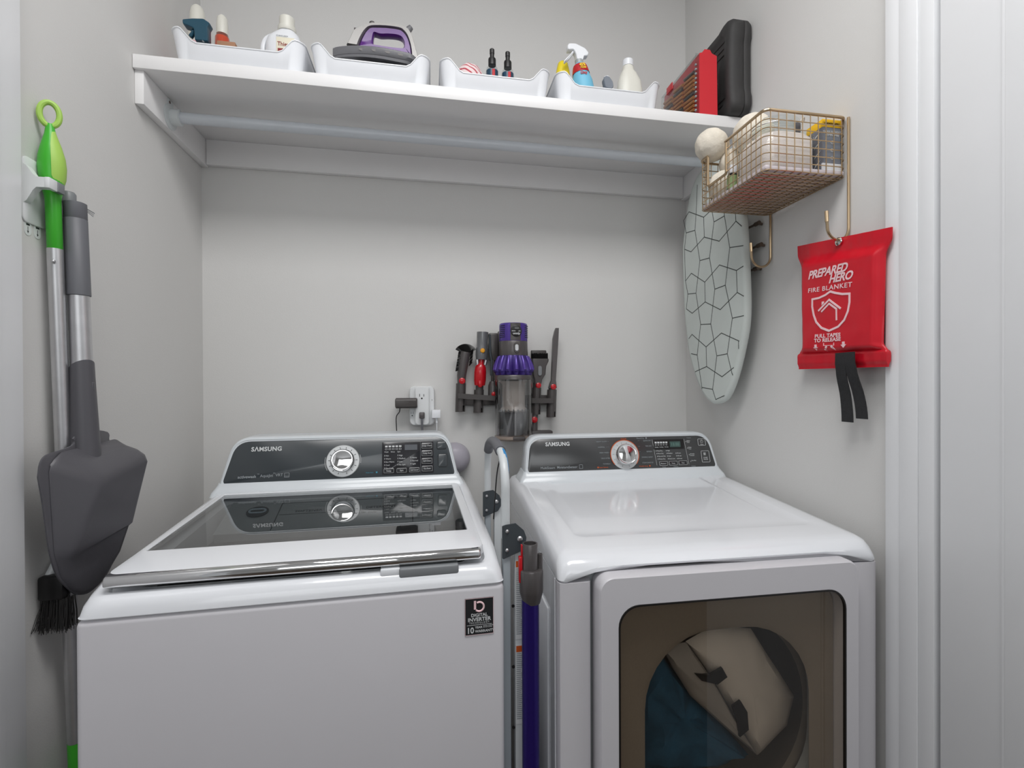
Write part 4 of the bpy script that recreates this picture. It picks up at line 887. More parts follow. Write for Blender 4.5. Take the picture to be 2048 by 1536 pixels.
# ------------------------------------------------------------------ fire blanket hanging from the near hook
t = thing('fire_blanket', 'red fire blanket pouch with white lettering, hanging from the hook', 'fire blanket', (.915, 1.02, 1.57))
cTL, cTR, cBL, cBR = Vector((1.1600, 1.7365)), Vector((.8875, 1.7028)), Vector((1.1560, 1.4234)), Vector((.8965, 1.4200))
def bagp(u, v, side, ex=0.0):
    """u 0..1 far to near, v 0..1 bottom to top, side +1 room face, -1 wall face"""
    p = (cBL * (1 - u) + cBR * u) * (1 - v) + (cTL * (1 - u) + cTR * u) * v
    pinch = .014 * (smooth((v - .10) / .08) * smooth((.93 - v) / .12))
    y = p.x + (-(pinch) if u < .5 else pinch) * (1 - 4 * min(u, 1 - u) if min(u, 1 - u) < .25 else 0)
    fz = 4 * min(u, 1 - u); e = smooth(min(u, 1 - u) / .09) * smooth((v - .125) / .028) * smooth((.90 - v) / .09)
    wr_ = .0016 * noise.noise(Vector((u * 6, v * 7, 3))) * (1 if side > 0 else .3) + .0012 * noise.noise(Vector((u * 17, v * 4, 8))) * (1 - e)
    hem = .004 * smooth((.125 - v) / .01) * smooth((v - .02) / .02)
    th = .0015 + .013 * e + hem
    return Vector((.921 - side * th - side * ex + (wr_ if side > 0 else 0), y, p.y))
NU, NV = 60, 70
g = G()
for side in (1, -1):
    vs = [bagp(i / NU, j / NV, side) for j in range(NV + 1) for i in range(NU + 1)]
    g.raw(vs, [(j * (NU + 1) + i, j * (NU + 1) + i + 1, (j + 1) * (NU + 1) + i + 1, (j + 1) * (NU + 1) + i) for j in range(NV) for i in range(NU)])
bmesh.ops.remove_doubles(g.bm, verts=g.bm.verts[:], dist=.00001)
bd = [e for e in g.bm.edges if e.is_boundary]
lp = {}
def bridge():
    a = [bagp(u, v, 1) for u, v in EDG]; b = [bagp(u, v, -1) for u, v in EDG]
    g.loft([a, b], False, False)
EDG = [(i / NU, 0) for i in range(NU)] + [(1, j / NV) for j in range(NV)] + [(1 - i / NU, 1) for i in range(NU)] + [(0, 1 - j / NV) for j in range(NV)]
bridge(); bmesh.ops.remove_doubles(g.bm, verts=g.bm.verts[:], dist=.00001)
pouch = g.build('pouch', M['bagred'], t, ang=70)
def bw(y, z, ex=.0012):
    """world (Y, z) point laid on the room face of the pouch"""
    u, v = .5, .5
    for _ in range(12):
        q = bagp(u, v, 1); u -= (q.y - y) / -.262; v -= (q.z - z + (u - .5) * -.0) / .30 * .9
    return u, v
def fbag(y, z, h):
    u, v = bw(y, z); q = bagp(u, v, 1); return Vector((q.x - .0008 - h, y, z))
def btxt(g, body, size, x0, z0, x1, z1, align='LEFT', **k):
    d = (Vector((x1, z1)) - Vector((x0, z0))).normalized(); n_ = Vector((d.y, -d.x)); n_ = n_ if n_.y > 0 else -n_
    g.text(body, size, lambda u, v, h: fbag(x0 + d.x * u + n_.x * v, z0 + d.y * u + n_.y * v, h), align, **k)
g = G(); btxt(g, 'PREPARED', .0265, 1.1056, 1.6405, .955, 1.6345, off=.0008, shear=.30, sx=1.0, sp=.96); g.build('name_lettering', M['bagprint'], pouch)
g = G(); btxt(g, 'HERO', .0255, 1.0400, 1.6185, .965, 1.6152, off=.0008, shear=.30, sx=1.02, sp=.96); g.build('name_lettering', M['bagprint'], pouch)
g = G(); btxt(g, 'FIRE BLANKET', .0150, 1.1071, 1.6080, .955, 1.5965, off=.0002, sx=1.28, sp=1.12); g.build('title_lettering', M['bagprint'], pouch)
g = G(); btxt(g, 'PULL TAPES', .0118, 1.0835, 1.4960, .992, 1.4918, off=.0004, sx=1.22, sp=1.06); btxt(g, 'TO RELEASE', .0118, 1.0855, 1.4855, .992, 1.4823, off=.0004, sx=1.22, sp=1.06); g.build('instruction_lettering', M['bagprint'], pouch)
def bpoly(g, pts, w_=None):
    g.loft([[fbag(y, z, -.0008) for y, z in pts], [fbag(y, z, .0004) for y, z in pts]])
def bline(g, pts, w_, closed=False):
    P_ = [Vector(p) for p in pts]; n = len(P_); A, B = [], []
    for i in range(n):
        a = P_[i - 1] if (closed or i) else P_[0]; b = P_[(i + 1) % n] if (closed or i < n - 1) else P_[-1]
        d1 = (P_[i] - a).normalized() if (P_[i] - a).length > 0 else (b - P_[i]).normalized(); d2 = (b - P_[i]).normalized() if (b - P_[i]).length > 0 else d1
        d = (d1 + d2).normalized(); m_ = Vector((-d.y, d.x)) * (w_ / 2 / max(.45, d.dot(d1))); A.append(P_[i] + m_); B.append(P_[i] - m_)
    R = [[fbag(a.x, a.y, -.0008), fbag(a.x, a.y, .0004), fbag(b.x, b.y, .0004), fbag(b.x, b.y, -.0008)] for a, b in zip(A, B)]
    g.loft(R, not closed, not closed, wrap=closed)
g = G()
sh = [(1.0353, 1.5985), (1.020, 1.5925), (1.000, 1.5865), (.9799, 1.5838), (.9805, 1.565), (.984, 1.546), (.994, 1.528), (1.012, 1.515), (1.0397, 1.5085), (1.063, 1.518), (1.080, 1.534), (1.089, 1.552), (1.0925, 1.572), (1.0915, 1.5897), (1.070, 1.5895), (1.050, 1.593)]
bline(g, sh, .0048, True); g.build('shield_emblem', M['bagprint'], pouch)
g = G(); bline(g, [(1.0725, 1.5590), (1.0385, 1.5800), (1.0040, 1.5545)], .0042); g.build('roof_emblem', M['bagprint'], pouch)
g = G(); bline(g, [(1.0625, 1.5555), (1.0385, 1.5710), (1.0170, 1.5560), (1.0170, 1.5300)], .0040); g.build('roof_emblem', M['bagprint'], pouch)
g = G(); bpoly(g, [(1.0610, 1.5705), (1.0545, 1.5745), (1.0545, 1.5790), (1.0610, 1.5790)]); g.build('roof_emblem', M['bagprint'], pouch)
for ya in (1.0815, .9965):
    zz = 1.4735; g = G(); bpoly(g, [(ya + .0032, zz + .0065), (ya - .0032, zz + .0065), (ya - .0032, zz), (ya - .0078, zz), (ya, zz - .0075), (ya + .0078, zz), (ya + .0032, zz)]); g.build('arrow_mark', M['bagprint'], pouch)
g = G(); bline(g, [(1.0560, 1.4815), (1.0560, 1.4755), (1.0250, 1.4740), (1.0250, 1.4800)], .0011); g.build('clasp_mark', M['bagprint'], pouch)
for ya, s_ in ((1.0500, 1), (1.0300, -1)):
    g = G(); bline(g, [(ya + .0050 * s_, 1.4640), (ya, 1.4700), (ya - .0035 * s_, 1.4735)], .0048); g.build('hand_mark', M['bagprint'], pouch)
ey, ez = 1.0225, 1.7103
g = G().tube([(.9165, ey + .0075 * math.cos(a), ez + .0075 * math.sin(a)) for a in [2 * PI * k / 24 for k in range(24)]], .0024, 8, True); g.build('eyelet', M['chrome'], t)
G().lathe([(.0055, 0), (.0055, .0006)], (.9188, ey, ez), (-1, 0, 0), 20).build('eyelet_hole', M['outlet'], t)
for y0_, y1_, y2_, y3_, zz in ((1.0172, .9900, 1.0100, .9785, 1.3005), (.9915, .9638, .9700, .9400, 1.3100)):
    R = []
    for k in range(13):
        u = k / 12; z_ = 1.4555 + (zz - 1.4555) * u; xo = .9070 - .002 * math.sin(u * 5) - (.002 if u < .25 else 0) + .006 * smooth((u - .25) / .4)
        ya, yb_ = y0_ + (y2_ - y0_) * smooth(u * .9 + .05), y1_ + (y3_ - y1_) * smooth(u * .9 + .05)
        R.append([Vector((xo - .0022, ya, z_)), Vector((xo - .0022, yb_, z_)), Vector((xo, yb_, z_)), Vector((xo, ya, z_))])
    G().loft(R).build('pull_tape', M['tape'], t, 'black webbing pull tape')

# ------------------------------------------------------------------ left wall: clip, mop, dustpan, broom
t = thing('broom_clip', 'white wall clip gripping the green-handled mop', 'clip', (-.703, 1.09, 1.73))
g = G().loft([[Vector((x, y, z)) for y, z in rrect(1.062, 1.118, 1.678, 1.795, .010, 5, 1)] for x in (XL + .0008, XL + .0028)] + [[Vector((XL + .004, y, z)) for y, z in rrect(1.064, 1.116, 1.680, 1.793, .009, 5, 1)]]); g.build('back_plate', M['outlet'], t)
g = G()
R = []
for u in range(9):
    k = u / 8; x = XL + .003 + .040 * k; f = .028 * (1 - smooth(k * 1.9))
    R.append([Vector((x, 1.062, 1.739 - f)), Vector((x, 1.076, 1.739 - f)), Vector((x, 1.076, 1.757 + f * .8)), Vector((x, 1.062, 1.757 + f * .8))])
g.loft(R); g.box(-.6680, -.6602, 1.0612, 1.0820, 1.7384, 1.7576, .001); g.build('arm', M['outlet'], t)
G().box(-.6680, -.6590, 1.0822, 1.0995, 1.7390, 1.7570, .001).build('grip_pad', M['latch'], t, 'grey pad at the clip end')
for y in (1.076, 1.099):
    g = G().loft([[Vector((x, a, b)) for a, b in rrect(y - .0085, y + .0085, 1.656, 1.684, .0083, 6, 1)] for x in (XL + .0002, XL + .0007)]); tb = g.build('adhesive_tab', M['outlet'], t)
    fa = aff((XL + .0008, y, 1.668), (0, 1, 0), (0, 0, 1), (1, 0, 0)); g = G(); quad(g, fa, -.004, .004, .006, .009, .0002); quad(g, fa, -.0005, .0005, -.006, .004, .0002)
    g.loft([[fa(-.002, -.004, 0), fa(.002, -.004, 0), fa(0, -.008, 0)], [fa(-.002, -.004, .0002), fa(.002, -.004, .0002), fa(0, -.008, .0002)]]); g.build('tab_mark', M['printdark'], tb)
def ml(z): return Vector((-.6835 + (1.90 - z) * .0110, 1.100 + (1.90 - z) * .028, z))   # mop axis
t = thing('mop', 'mop with green and lime handle held in the white clip', 'mop', (ml(.02).x, 1.10, 0.0))
ax = (ml(1.0) - ml(1.9)).normalized()
def mlathe(prof, name, m, par=None, half=False, sy=1.0):
    n = 28; R = []
    for z, r in prof:
        c = ml(z); R.append([c + Vector((math.cos(a) * r, math.sin(a) * r * sy, 0)) for a in [2 * PI * k / n for k in range(n)]])
    return G().loft(R).build(name, m, par or t, ang=50)
mlathe([(1.868, .0055), (1.850, .0085), (1.828, .0145), (1.808, .0190), (1.790, .0203), (1.770, .0190), (1.752, .0160), (1.738, .0128), (1.730, .0118), (1.6415, .0116), (1.6405, .0108)], 'handle', M['green'])
n = 20; R = []
for z, r in [(1.862, .0058), (1.848, .0095), (1.828, .0155), (1.808, .0200), (1.790, .0213), (1.770, .0199), (1.752, .0150), (1.742, .0118)]:
    wdt = .95 * smooth(min(1, (1.87 - z) / .03)) * smooth((z - 1.738) / .03) + .25
    c = ml(z); R.append([c + Vector((math.cos(a) * r, math.sin(a) * r, 0)) for a in [(.15 - wdt + 2 * wdt * k / n) for k in range(n + 1)]])
g = G(); R2 = [[c + (ml(c.z) - c) * .12 for c in reversed(r)] for r in R]; g.loft([a + b for a, b in zip(R, R2)]); g.build('rubber_grip', M['lime'], t)
lc = ml(1.886)
lp_ = [(lc.x + .0115 * math.cos(a), lc.y + .0135 * math.cos(a) * .55, lc.z + .0215 * math.sin(a)) for a in [2 * PI * k / 28 for k in range(28)]]
g = G().tube(lp_, .0048, 10, True); g.build('hanging_loop', M['lime'], t, 'lime loop at the top of the handle')
mlathe([(1.6405, .0122), (1.20, .0122), (.7060, .0118)], 'pole', M['satin']); mlathe([(.7055, .0122), (.02, .0122)], 'lower_pole', M['green'])
G().sph((ml(1.62).x + .006, 1.0925, 1.615), .0035, 2).build('button', M['satin'], t)
def dl(z): return Vector((-.6500 - (z - 1.28) * .030, 1.134 + (z - 1.28) * .0, z))
t = thing('dustpan', 'long-handled grey dustpan between the left wall and the washer', 'dustpan', (-.65, 1.16, 1.0))
def dlathe(prof, name, m):
    R = []
    for z, r in prof:
        c = dl(z); R.append([c + Vector((math.cos(a) * r, math.sin(a) * r, 0)) for a in [2 * PI * k / 32 for k in range(32)]])
    return G().loft(R).build(name, m, t, ang=50)
dlathe([(1.7370, .015), (1.7355, .0182), (1.7060, .0182), (1.7055, .0178), (1.7045, .0178), (1.7040, .0184), (1.5600, .0188), (1.5590, .0170)], 'grip', M['grip'])
dlathe([(1.5590, .0168), (1.36, .0174)], 'pole', M['satin'])
# socket: rounded sleeve cut at a slant
R = []
for k in range(9):
    z = 1.425 - k * .0225
    R.append([dl(z) + Vector((math.cos(a) * (.0190 + .0006 * k), math.sin(a) * (.0190 + .0006 * k), ((math.cos(a + .6)) * .012 if k == 0 else 0))) for a in [2 * PI * j / 28 for j in range(28)]])
g = G().loft(R); g.box(dl(1.38).x + .0135, dl(1.38).x + .0200, 1.128, 1.136, 1.375, 1.395, .002); g.build('socket', M['grey'], t, ang=50)
# pan: hollow-backed scoop, its open side towards the left wall
def corner_ring(z, pts, r, n=5):
    """closed ring through four (x, y[, z]) corners, rounded by r"""
    out = []
    for i in range(4):
        p0, p1, p2 = Vector(pts[i - 1][:2]), Vector(pts[i][:2]), Vector(pts[(i + 1) % 4][:2])
        zz = pts[i][2] if len(pts[i]) > 2 else z; za = pts[i - 1][2] if len(pts[i]) > 2 else z; zb_ = pts[(i + 1) % 4][2] if len(pts[i]) > 2 else z
        l1, l2 = (p0 - p1).length, (p2 - p1).length; r1, r2 = min(r, l1 * .45), min(r, l2 * .45)
        A = Vector((*p1.lerp(p0, r1 / l1), zz + (za - zz) * r1 / l1)); B = Vector((*p1.lerp(p2, r2 / l2), zz + (zb_ - zz) * r2 / l2)); P1 = Vector((*p1, zz))
        for k in range(n + 1): u = k / n; out.append(A * (1 - u) ** 2 + P1 * 2 * u * (1 - u) + B * u * u)
    return out
def cr(L_, F_, R_, B_, z=0, r=.012): return corner_ring(z, [B_, L_, F_, R_], r)
g = G().loft([cr((-.650, 1.060, 1.268), (-.625, 1.105, 1.246), (-.620, 1.212, 1.258), (-.650, 1.235, 1.276)), cr((-.652, 1.044, 1.259), (-.609, 1.098, 1.228), (-.601, 1.230, 1.250), (-.652, 1.254, 1.264), r=.016),
              cr((-.653, 1.036, 1.250), (-.602, 1.095, 1.214), (-.594, 1.239, 1.240), (-.653, 1.262, 1.254), r=.014), cr((-.653, 1.035, 1.238), (-.600, 1.0945, 1.198), (-.592, 1.242, 1.226), (-.653, 1.264, 1.242), r=.010),
              cr((-.653, 1.046, 1.10), (-.6330, 1.080, 1.092), (-.6010, 1.206, 1.118), (-.653, 1.250, 1.118), r=.009), cr((-.653, 1.048, 1.088), (-.6365, 1.078, 1.078), (-.6020, 1.202, 1.106), (-.653, 1.248, 1.104), r=.009),
              cr((-.653, 1.050, 1.083), (-.6420, 1.077, 1.072), (-.6080, 1.200, 1.100), (-.653, 1.247, 1.098), r=.009), cr((-.653, 1.062, 1.045), (-.6440, 1.086, 1.040), (-.6190, 1.190, 1.050), (-.653, 1.235, 1.050), r=.012),
              cr((-.653, 1.090, 1.012), (-.6460, 1.106, 1.008), (-.6350, 1.175, 1.010), (-.653, 1.200, 1.012), r=.014), cr((-.653, 1.112, .998), (-.6475, 1.122, .996), (-.6430, 1.160, .996), (-.653, 1.178, .998), r=.012)])
g.build('pan', M['grey'], t, ang=35)
fl_ = [(1.0190, 1.232), (1.0240, 1.255), (1.0380, 1.267), (1.0700, 1.271), (1.1000, 1.275), (1.1085, 1.281), (1.1114, 1.292), (1.160, 1.300), (1.2120, 1.292), (1.2150, 1.280), (1.2225, 1.272), (1.2480, 1.262), (1.2700, 1.246), (1.2720, 1.215), (1.262, 1.10), (1.240, 1.035), (1.2050, .999), (1.1700, .987), (1.1418, .985), (1.1132, .995), (1.0903, 1.014), (1.0610, 1.050), (1.0432, 1.100), (1.0300, 1.180)]
fp = [(p.x, p.y) for p in spline([(a, b, 0) for a, b in fl_ + [fl_[0]]], 3)[:-1]]
def fin(d): return [(y + (1.145 - y) * d, z + (1.13 - z) * d) for y, z in fp]
G().loft([[Vector((-.6575, y, z)) for y, z in fin(.02)], [Vector((-.6560, y, z)) for y, z in fin(0)], [Vector((-.6535, y, z)) for y, z in fin(0)], [Vector((-.6520, y, z)) for y, z in fin(.02)]]).build('rim_flange', M['grey'], t, ang=50)
t = thing('broom', 'broom with black bristles behind the grey dustpan', 'broom', (-.69, 1.17, 0.94))
G().tube([(-.6905, 1.158, 1.758), (-.6845, 1.176, 1.30), (-.6820, 1.18, 1.045)], .0105, 16).build('pole', M['ladder'], t) if False else None
G().tube([(-.6900, 1.158, 1.742), (-.6905, 1.163, 1.36), (-.6900, 1.163, 1.10), (-.6925, 1.098, 1.03)], [.0105, .0105, .0075, .0070], 16).build('pole', M['ladder'], t)
G().lathe([(.0125, 0), (.0125, .018), (.010, .022), (.001, .0222)], (-.6890, 1.158, 1.742), n=20).build('cap', M['latch'], t)
g = G()
for k in range(7):
    a = random.uniform(-.5, .5); g.tube(spline([(-.6780, 1.158, 1.750), (-.664, 1.152, 1.738 + .006 * a), (-.640 + .004 * a, 1.15, 1.722 + .012 * a)]), .0004, 4)
g.build('loose_threads', M['latch'], t)
G().box(-.7005, -.6590, 1.084, 1.108, .996, 1.040, .005).build('head_block', M['black'], t)
G().tube([(-.6895, 1.176, 1.30), (-.6885, 1.076, 1.28), (-.6860, 1.070, 1.06)], .006, 8).build('neck', M['black'], t) if False else None
g = G()
random.seed(11)
for k in range(240):
    u, v = random.random(), random.random(); x = -.697 + .045 * u; y = 1.086 + .020 * v
    sp_ = -.022 * (random.random() ** 5) if u < .3 else random.uniform(-.004, .004)
    g.tube([(x, y, .998), (x + sp_ * .4 + .002 * (u - .5), y + (v - .5) * .005 - abs(sp_) * .3, .970), (max(x + sp_, -.7015), y + (v - .5) * .010 - abs(sp_) * 1.0, .941 + random.uniform(-.005, .006))], .00055, 3)
g.build('bristles', M['bristle'], t)

# ------------------------------------------------------------------ back wall: outlet adapter, plugs, vacuum and its tools
t = thing('outlet_adapter', 'white multi-outlet wall adapter above the washer', 'outlet', (-.026, YB, 1.32))
g = G().loft([[Vector((x, y, z)) for x, z in rrect(-.068 + i, .016 - i, 1.2520 + i, 1.3855 - i, .016, 6, 2)] for i, y in ((0, YB - .0005), (0, YB - .020), (.003, YB - .026))])
g.loft([[Vector((x, y, z)) for x, z in rrect(-.050 + i, -.001 - i, 1.2530 + i, 1.3850 - i, .010, 6, 2)] for i, y in ((0, YB - .022), (.001, YB - .038), (.004, YB - .041))]); g.build('body', M['outlet'], t)
fo = aff((0, YB - .0412, 0), (1, 0, 0), (0, 0, 1), (0, -1, 0))
g = G()
for cx_, cz in ((-.0265, 1.3500),): quad(g, fo, cx_ - .008, cx_ - .0062, cz, cz + .009, .0004); quad(g, fo, cx_ + .0058, cx_ + .0076, cz, cz + .008, .0004); g.lathe([(.0028, 0), (.0028, .0006)], fo(cx_, cz - .006, 0), (0, -1, 0), 12)
fo2 = aff((0, YB - .0262, 0), (1, 0, 0), (0, 0, 1), (0, -1, 0))
cx_, cz = -.0585, 1.292; quad(g, fo2, cx_ - .004, cx_ - .0030, cz, cz + .008, .0004); quad(g, fo2, cx_ + .0030, cx_ + .0040, cz, cz + .008, .0004); g.lathe([(.002, 0), (.002, .0006)], fo2(cx_, cz - .006, 0), (0, -1, 0), 12)
cx_, cz = .0075, 1.335; quad(g, fo2, cx_ - .001, cx_ + .000, cz, cz + .006, .0004)
g.build('slots', M['gap'], t)
t = thing('charger_plug', 'dark charger plug in the left of the outlet adapter', 'plug', (-.07, 1.755, 1.33))
G().loft([[Vector((x, y, z)) for y, z in rrect(1.7330 + i, 1.7720 - i, 1.3120 + i, 1.3460 - i, .010, 5, 1)] for i, x in ((.004, -.112), (0, -.109), (0, -.044), (.002, -.041))]).build('body', M['dkgrey'], t)
G().tube(spline([(-.0965, 1.745, 1.314), (-.0990, 1.744, 1.300), (-.1080, 1.742, 1.285), (-.1080, 1.742, 1.25), (-.1030, 1.745, 1.15), (-.102, 1.75, 1.06)]), .0016, 8).build('cord', M['black'], t)
t = thing('power_plug', 'grey appliance plug below the outlet slots of the adapter', 'plug', (-.026, 1.75, 1.28))
G().box(-.0350, -.0170, 1.738, 1.7565, 1.2775, 1.2985, .003).build('body', M['dkgrey2'], t)
G().tube(spline([(-.026, 1.745, 1.280), (-.026, 1.742, 1.262), (-.0255, 1.745, 1.20), (-.026, 1.752, 1.06)]), .0036, 10).build('cord', M['grip'], t)
t = thing('usb_charger', 'small white cube charger at the right of the adapter', 'plug', (.02, 1.755, 1.29))
G().box(.0060, .0345, 1.7350, 1.7695, 1.2790, 1.3060, .002).build('body', M['white'], t)
G().tube([(.0215, 1.747, 1.2795), (.0220, 1.747, 1.262)], .0034, 10).build('connector', M['white'], t)
G().tube(spline([(.0220, 1.747, 1.262), (.0225, 1.747, 1.20), (.022, 1.752, 1.06)]), .0015, 8).build('cord', M['white'], t)
t = thing('wall_vent_hose', 'round lavender grey fitting on the wall behind the washer', 'hose fitting', (.083, YB, 1.14))
G().lathe([(.052, .0005), (.054, .012), (.051, .030), (.042, .046), (.026, .056), (.001, .060)], (.081, YB, 1.138), (0, -1, 0), 36).build('dome', M['lav'], t)

vx, vy = .2725, 1.690
t = thing('stick_vacuum', 'purple and grey cordless vacuum body docked on the back wall', 'vacuum cleaner', (vx, vy, 1.21))
def vl(prof, name, m, lab=None, par=None, n=48, cap=True, mod=None, ang=40): return G().lathe(prof, (vx, vy, 0), n=n, cap=cap, mod=mod).build(name, m, par or t, lab, ang=ang)
flt = vl([(.0465, 1.5310), (.0470, 1.533), (.0468, 1.583), (.0455, 1.588), (.0440, 1.5895), (.001, 1.590)], 'filter_cap', M['purple'])
g = G()
for sgn in (-1, 1):
    for k in range(7):
        g.tube([(vx + .0476 * math.sin(a) * sgn, vy - .0476 * math.cos(a), 1.5435 + k * .0062) for a in [.78 + j * .55 / 5 for j in range(6)]], .0011, 4)
g.build('vent_slots', M['gap'], flt)
g = G()
g.loft([[Vector((vx + .0474 * math.sin(a), vy - .0474 * math.cos(a), z)) for a in (-.36, -.2, 0, .2, .36)] + [Vector((vx + .045 * math.sin(a), vy - .045 * math.cos(a), z)) for a in (.36, .2, 0, -.2, -.36)] for z in (1.532, 1.588)]); g.build('centre_band', M['dkgrey'], flt)
g = G().loft([[Vector((vx + .002 + r * math.cos(a), vy - .0482 - d + abs(r * math.cos(a)) ** 2 * 9, 1.5615 + r * math.sin(a))) for a in [2 * PI * k / 28 for k in range(28)]] for r, d in ((.0185, -.004), (.0185, .0002), (.0178, .0006))]); g.build('badge', M['black'], flt)
fv = lambda u, v, h: Vector((vx + .002 + u, vy - .0492 - h + (u * u) * 9, 1.5615 + v))
g = G().text('dyson', .010, lambda u, v, h: fv(-u + .0125, -v - .006, h), off=.0002); g.text('cyclone', .0042, lambda u, v, h: fv(-u + .008, -v + .010, h)); quad(g, fv, -.0145, .0135, -.0005, .0010, .0004); g.build('badge_lettering', M['print'], flt)
vl([(.0470, 1.4840), (.0475, 1.486), (.0470, 1.5300), (.0465, 1.5308)], 'motor_ring', M['dkgrey2'])
g = G().loft([[Vector((vx + .003 + x, vy - .0472 - d, 1.508 + z)) for x, z in rrect(-.0095 + i, .0095 - i, -.0170 + i, .0170 - i, .0093, 6, 1)] for d, i in ((-.002, 0), (.002, 0), (.003, .001))]); g.build('mode_switch', M['dkgrey'], t)
g = G().loft([[Vector((vx + .003 + x, vy - .0500 - d, 1.508 + z)) for x, z in rrect(-.006 + i, .006 - i, -.0110 + i, .0110 - i, .006, 6, 1)] for d, i in ((-.002, 0), (.0015, 0), (.0025, .001))]); g.build('switch_slider', M['satin'], t)
def sc_(r, z, a):
    k = abs(math.cos(a * 7 + 1.571)); f = smooth((1.482 - z) / .045); return r * (1 - .11 * (1 - k) * (.4 + f)) + .0
vl([(.0478, 1.4840), (.0500, 1.478), (.0560, 1.464), (.0625, 1.448), (.0665, 1.438), (.0660, 1.432), (.0620, 1.428), (.0600, 1.420)], 'cyclone_ring', mat('cyclone_purple', (60, 42, 118), .3, metal=.3), n=112, mod=sc_, ang=25)
g = G()
for k in range(14):
    a = 2 * PI * (k + .5) / 14; d = Vector((math.cos(a), math.sin(a), 0)); c0_ = Vector((vx, vy, 0))
    g.tube([c0_ + d * .0485 + Vector((0, 0, 1.482)), c0_ + d * .0545 + Vector((0, 0, 1.468)), c0_ + d * .0600 + Vector((0, 0, 1.450)), c0_ + d * .0640 + Vector((0, 0, 1.436))], [.0035, .0052, .0068, .0060], 10)
g.build('cyclone_fins', M['purple'], t, ang=60)
vl([(.0605, 1.4195), (.0625, 1.417), (.0625, 1.405)], 'bin_collar', M['dkgrey2'], cap=False)
vl([(.0620, 1.4160), (.0620, 1.2220), (.0612, 1.2210), (.0605, 1.2220), (.0605, 1.4150)], 'dust_bin', M['bing'], 'clear dust bin', cap=False)
vl([(.052, 1.400), (.045, 1.398), (.0385, 1.390), (.0375, 1.388), (.0375, 1.318), (.0385, 1.314), (.043, 1.310), (.044, 1.304), (.040, 1.300), (.030, 1.298), (.001, 1.298)], 'shroud', mat('shroud_mesh', (222, 212, 204), .4, metal=.2, bump=.3, bscale=900))
g = G()
for k in range(18):
    a = 2 * PI * k / 18; g.tube([(vx + .043 * math.cos(a), vy + .043 * math.sin(a), 1.3075), (vx + .050 * math.cos(a), vy + .050 * math.sin(a), 1.300)], .0022, 5)
g.build('shroud_teeth', M['latch'], t)
vl([(.030, 1.2975), (.034, 1.280), (.034, 1.240), (.030, 1.222), (.001, 1.222)], 'cyclone_core', mat('core_grey', (112, 112, 114), .4))
vl([(.0600, 1.2215), (.0630, 1.2205), (.0635, 1.2120), (.058, 1.2060), (.050, 1.2045), (.001, 1.2045)], 'bin_base', mat('bin_base_clear', (142, 128, 118), .25, spec=.8))
G().box(vx - .012, vx + .028, vy - .0665, vy - .056, 1.2095, 1.2215, .002).build('base_catch', M['dkgrey'], t)
g = G().box(vx - .022, vx + .022, vy + .045, vy + .075, 1.30, 1.56, .008); g.build('battery', M['dkgrey'], t)
t = thing('vacuum_dock', 'dark dock rail with cradles holding the vacuum tools', 'rack', (.255, YB, 1.34))
def bar(a, b, c, d): return [(a, b), (c, d)]
g = G().loft([[Vector((x, y, z)) for y, z in ((1.728, zc - .0085), (1.728, zc + .0085), (1.736, zc + .0085), (1.736, zc - .0085))] for x, zc in ((.0920, 1.352), (.215, 1.343))]); g.build('bar', M['dkgrey'], t)
g = G().loft([[Vector((x, y, z)) for y, z in ((1.728, zc - .0085), (1.728, zc + .0085), (1.736, zc + .0085), (1.736, zc - .0085))] for x, zc in ((.330, 1.334), (.418, 1.333))]); g.build('bar', M['dkgrey'], t)
G().box(.232, .312, 1.770, YB - .0005, 1.235, 1.575, .006).build('mount', M['dkgrey'], t)
G().box(.10, .42, 1.770, 1.790, 1.318, 1.352, .003).build('cross_rail', M['dkgrey'], t)
for x, z0_, z1_, ln in ((.1000, 1.298, 1.394, .003), (.1610, 1.294, 1.372, .003), (.3600, 1.285, 1.378, .002), (.4150, 1.275, 1.371, .002)):
    R = []
    for zz in (z0_, z1_):
        xx = x + (zz - z0_) * .035; arc = [(-.95 + 2 * PI * .80 * k / 16) for k in range(17)]
        R.append([Vector((xx + .0170 * math.cos(a + 1.05), 1.752 + .0170 * math.sin(a + 1.05) * -1 * -1, zz + (.004 if zz == z0_ and abs(math.cos(a)) < .4 else 0))) for a in arc] + [Vector((xx + .0140 * math.cos(a + 1.05), 1.752 + .0140 * math.sin(a + 1.05), zz)) for a in reversed(arc)])
    g = G().loft(R); g.box(x - .012, x + .012, 1.766, 1.775, z0_ + .02, z0_ + .06, .001); g.build('cradle', M['dkgrey'], t)
def cyl(pts, r, name, m, par=None, n=20, lab=None): return G().tube(pts, r, n).build(name, m, par or t, lab, ang=50)
def redbtn(x, z, y, r=.0105): return G().lathe([(r, 0), (r, .004), (r * .7, .006), (.001, .0065)], (x, y, z), (0, -1, 0), 20).build('release_button', M['red'], t)
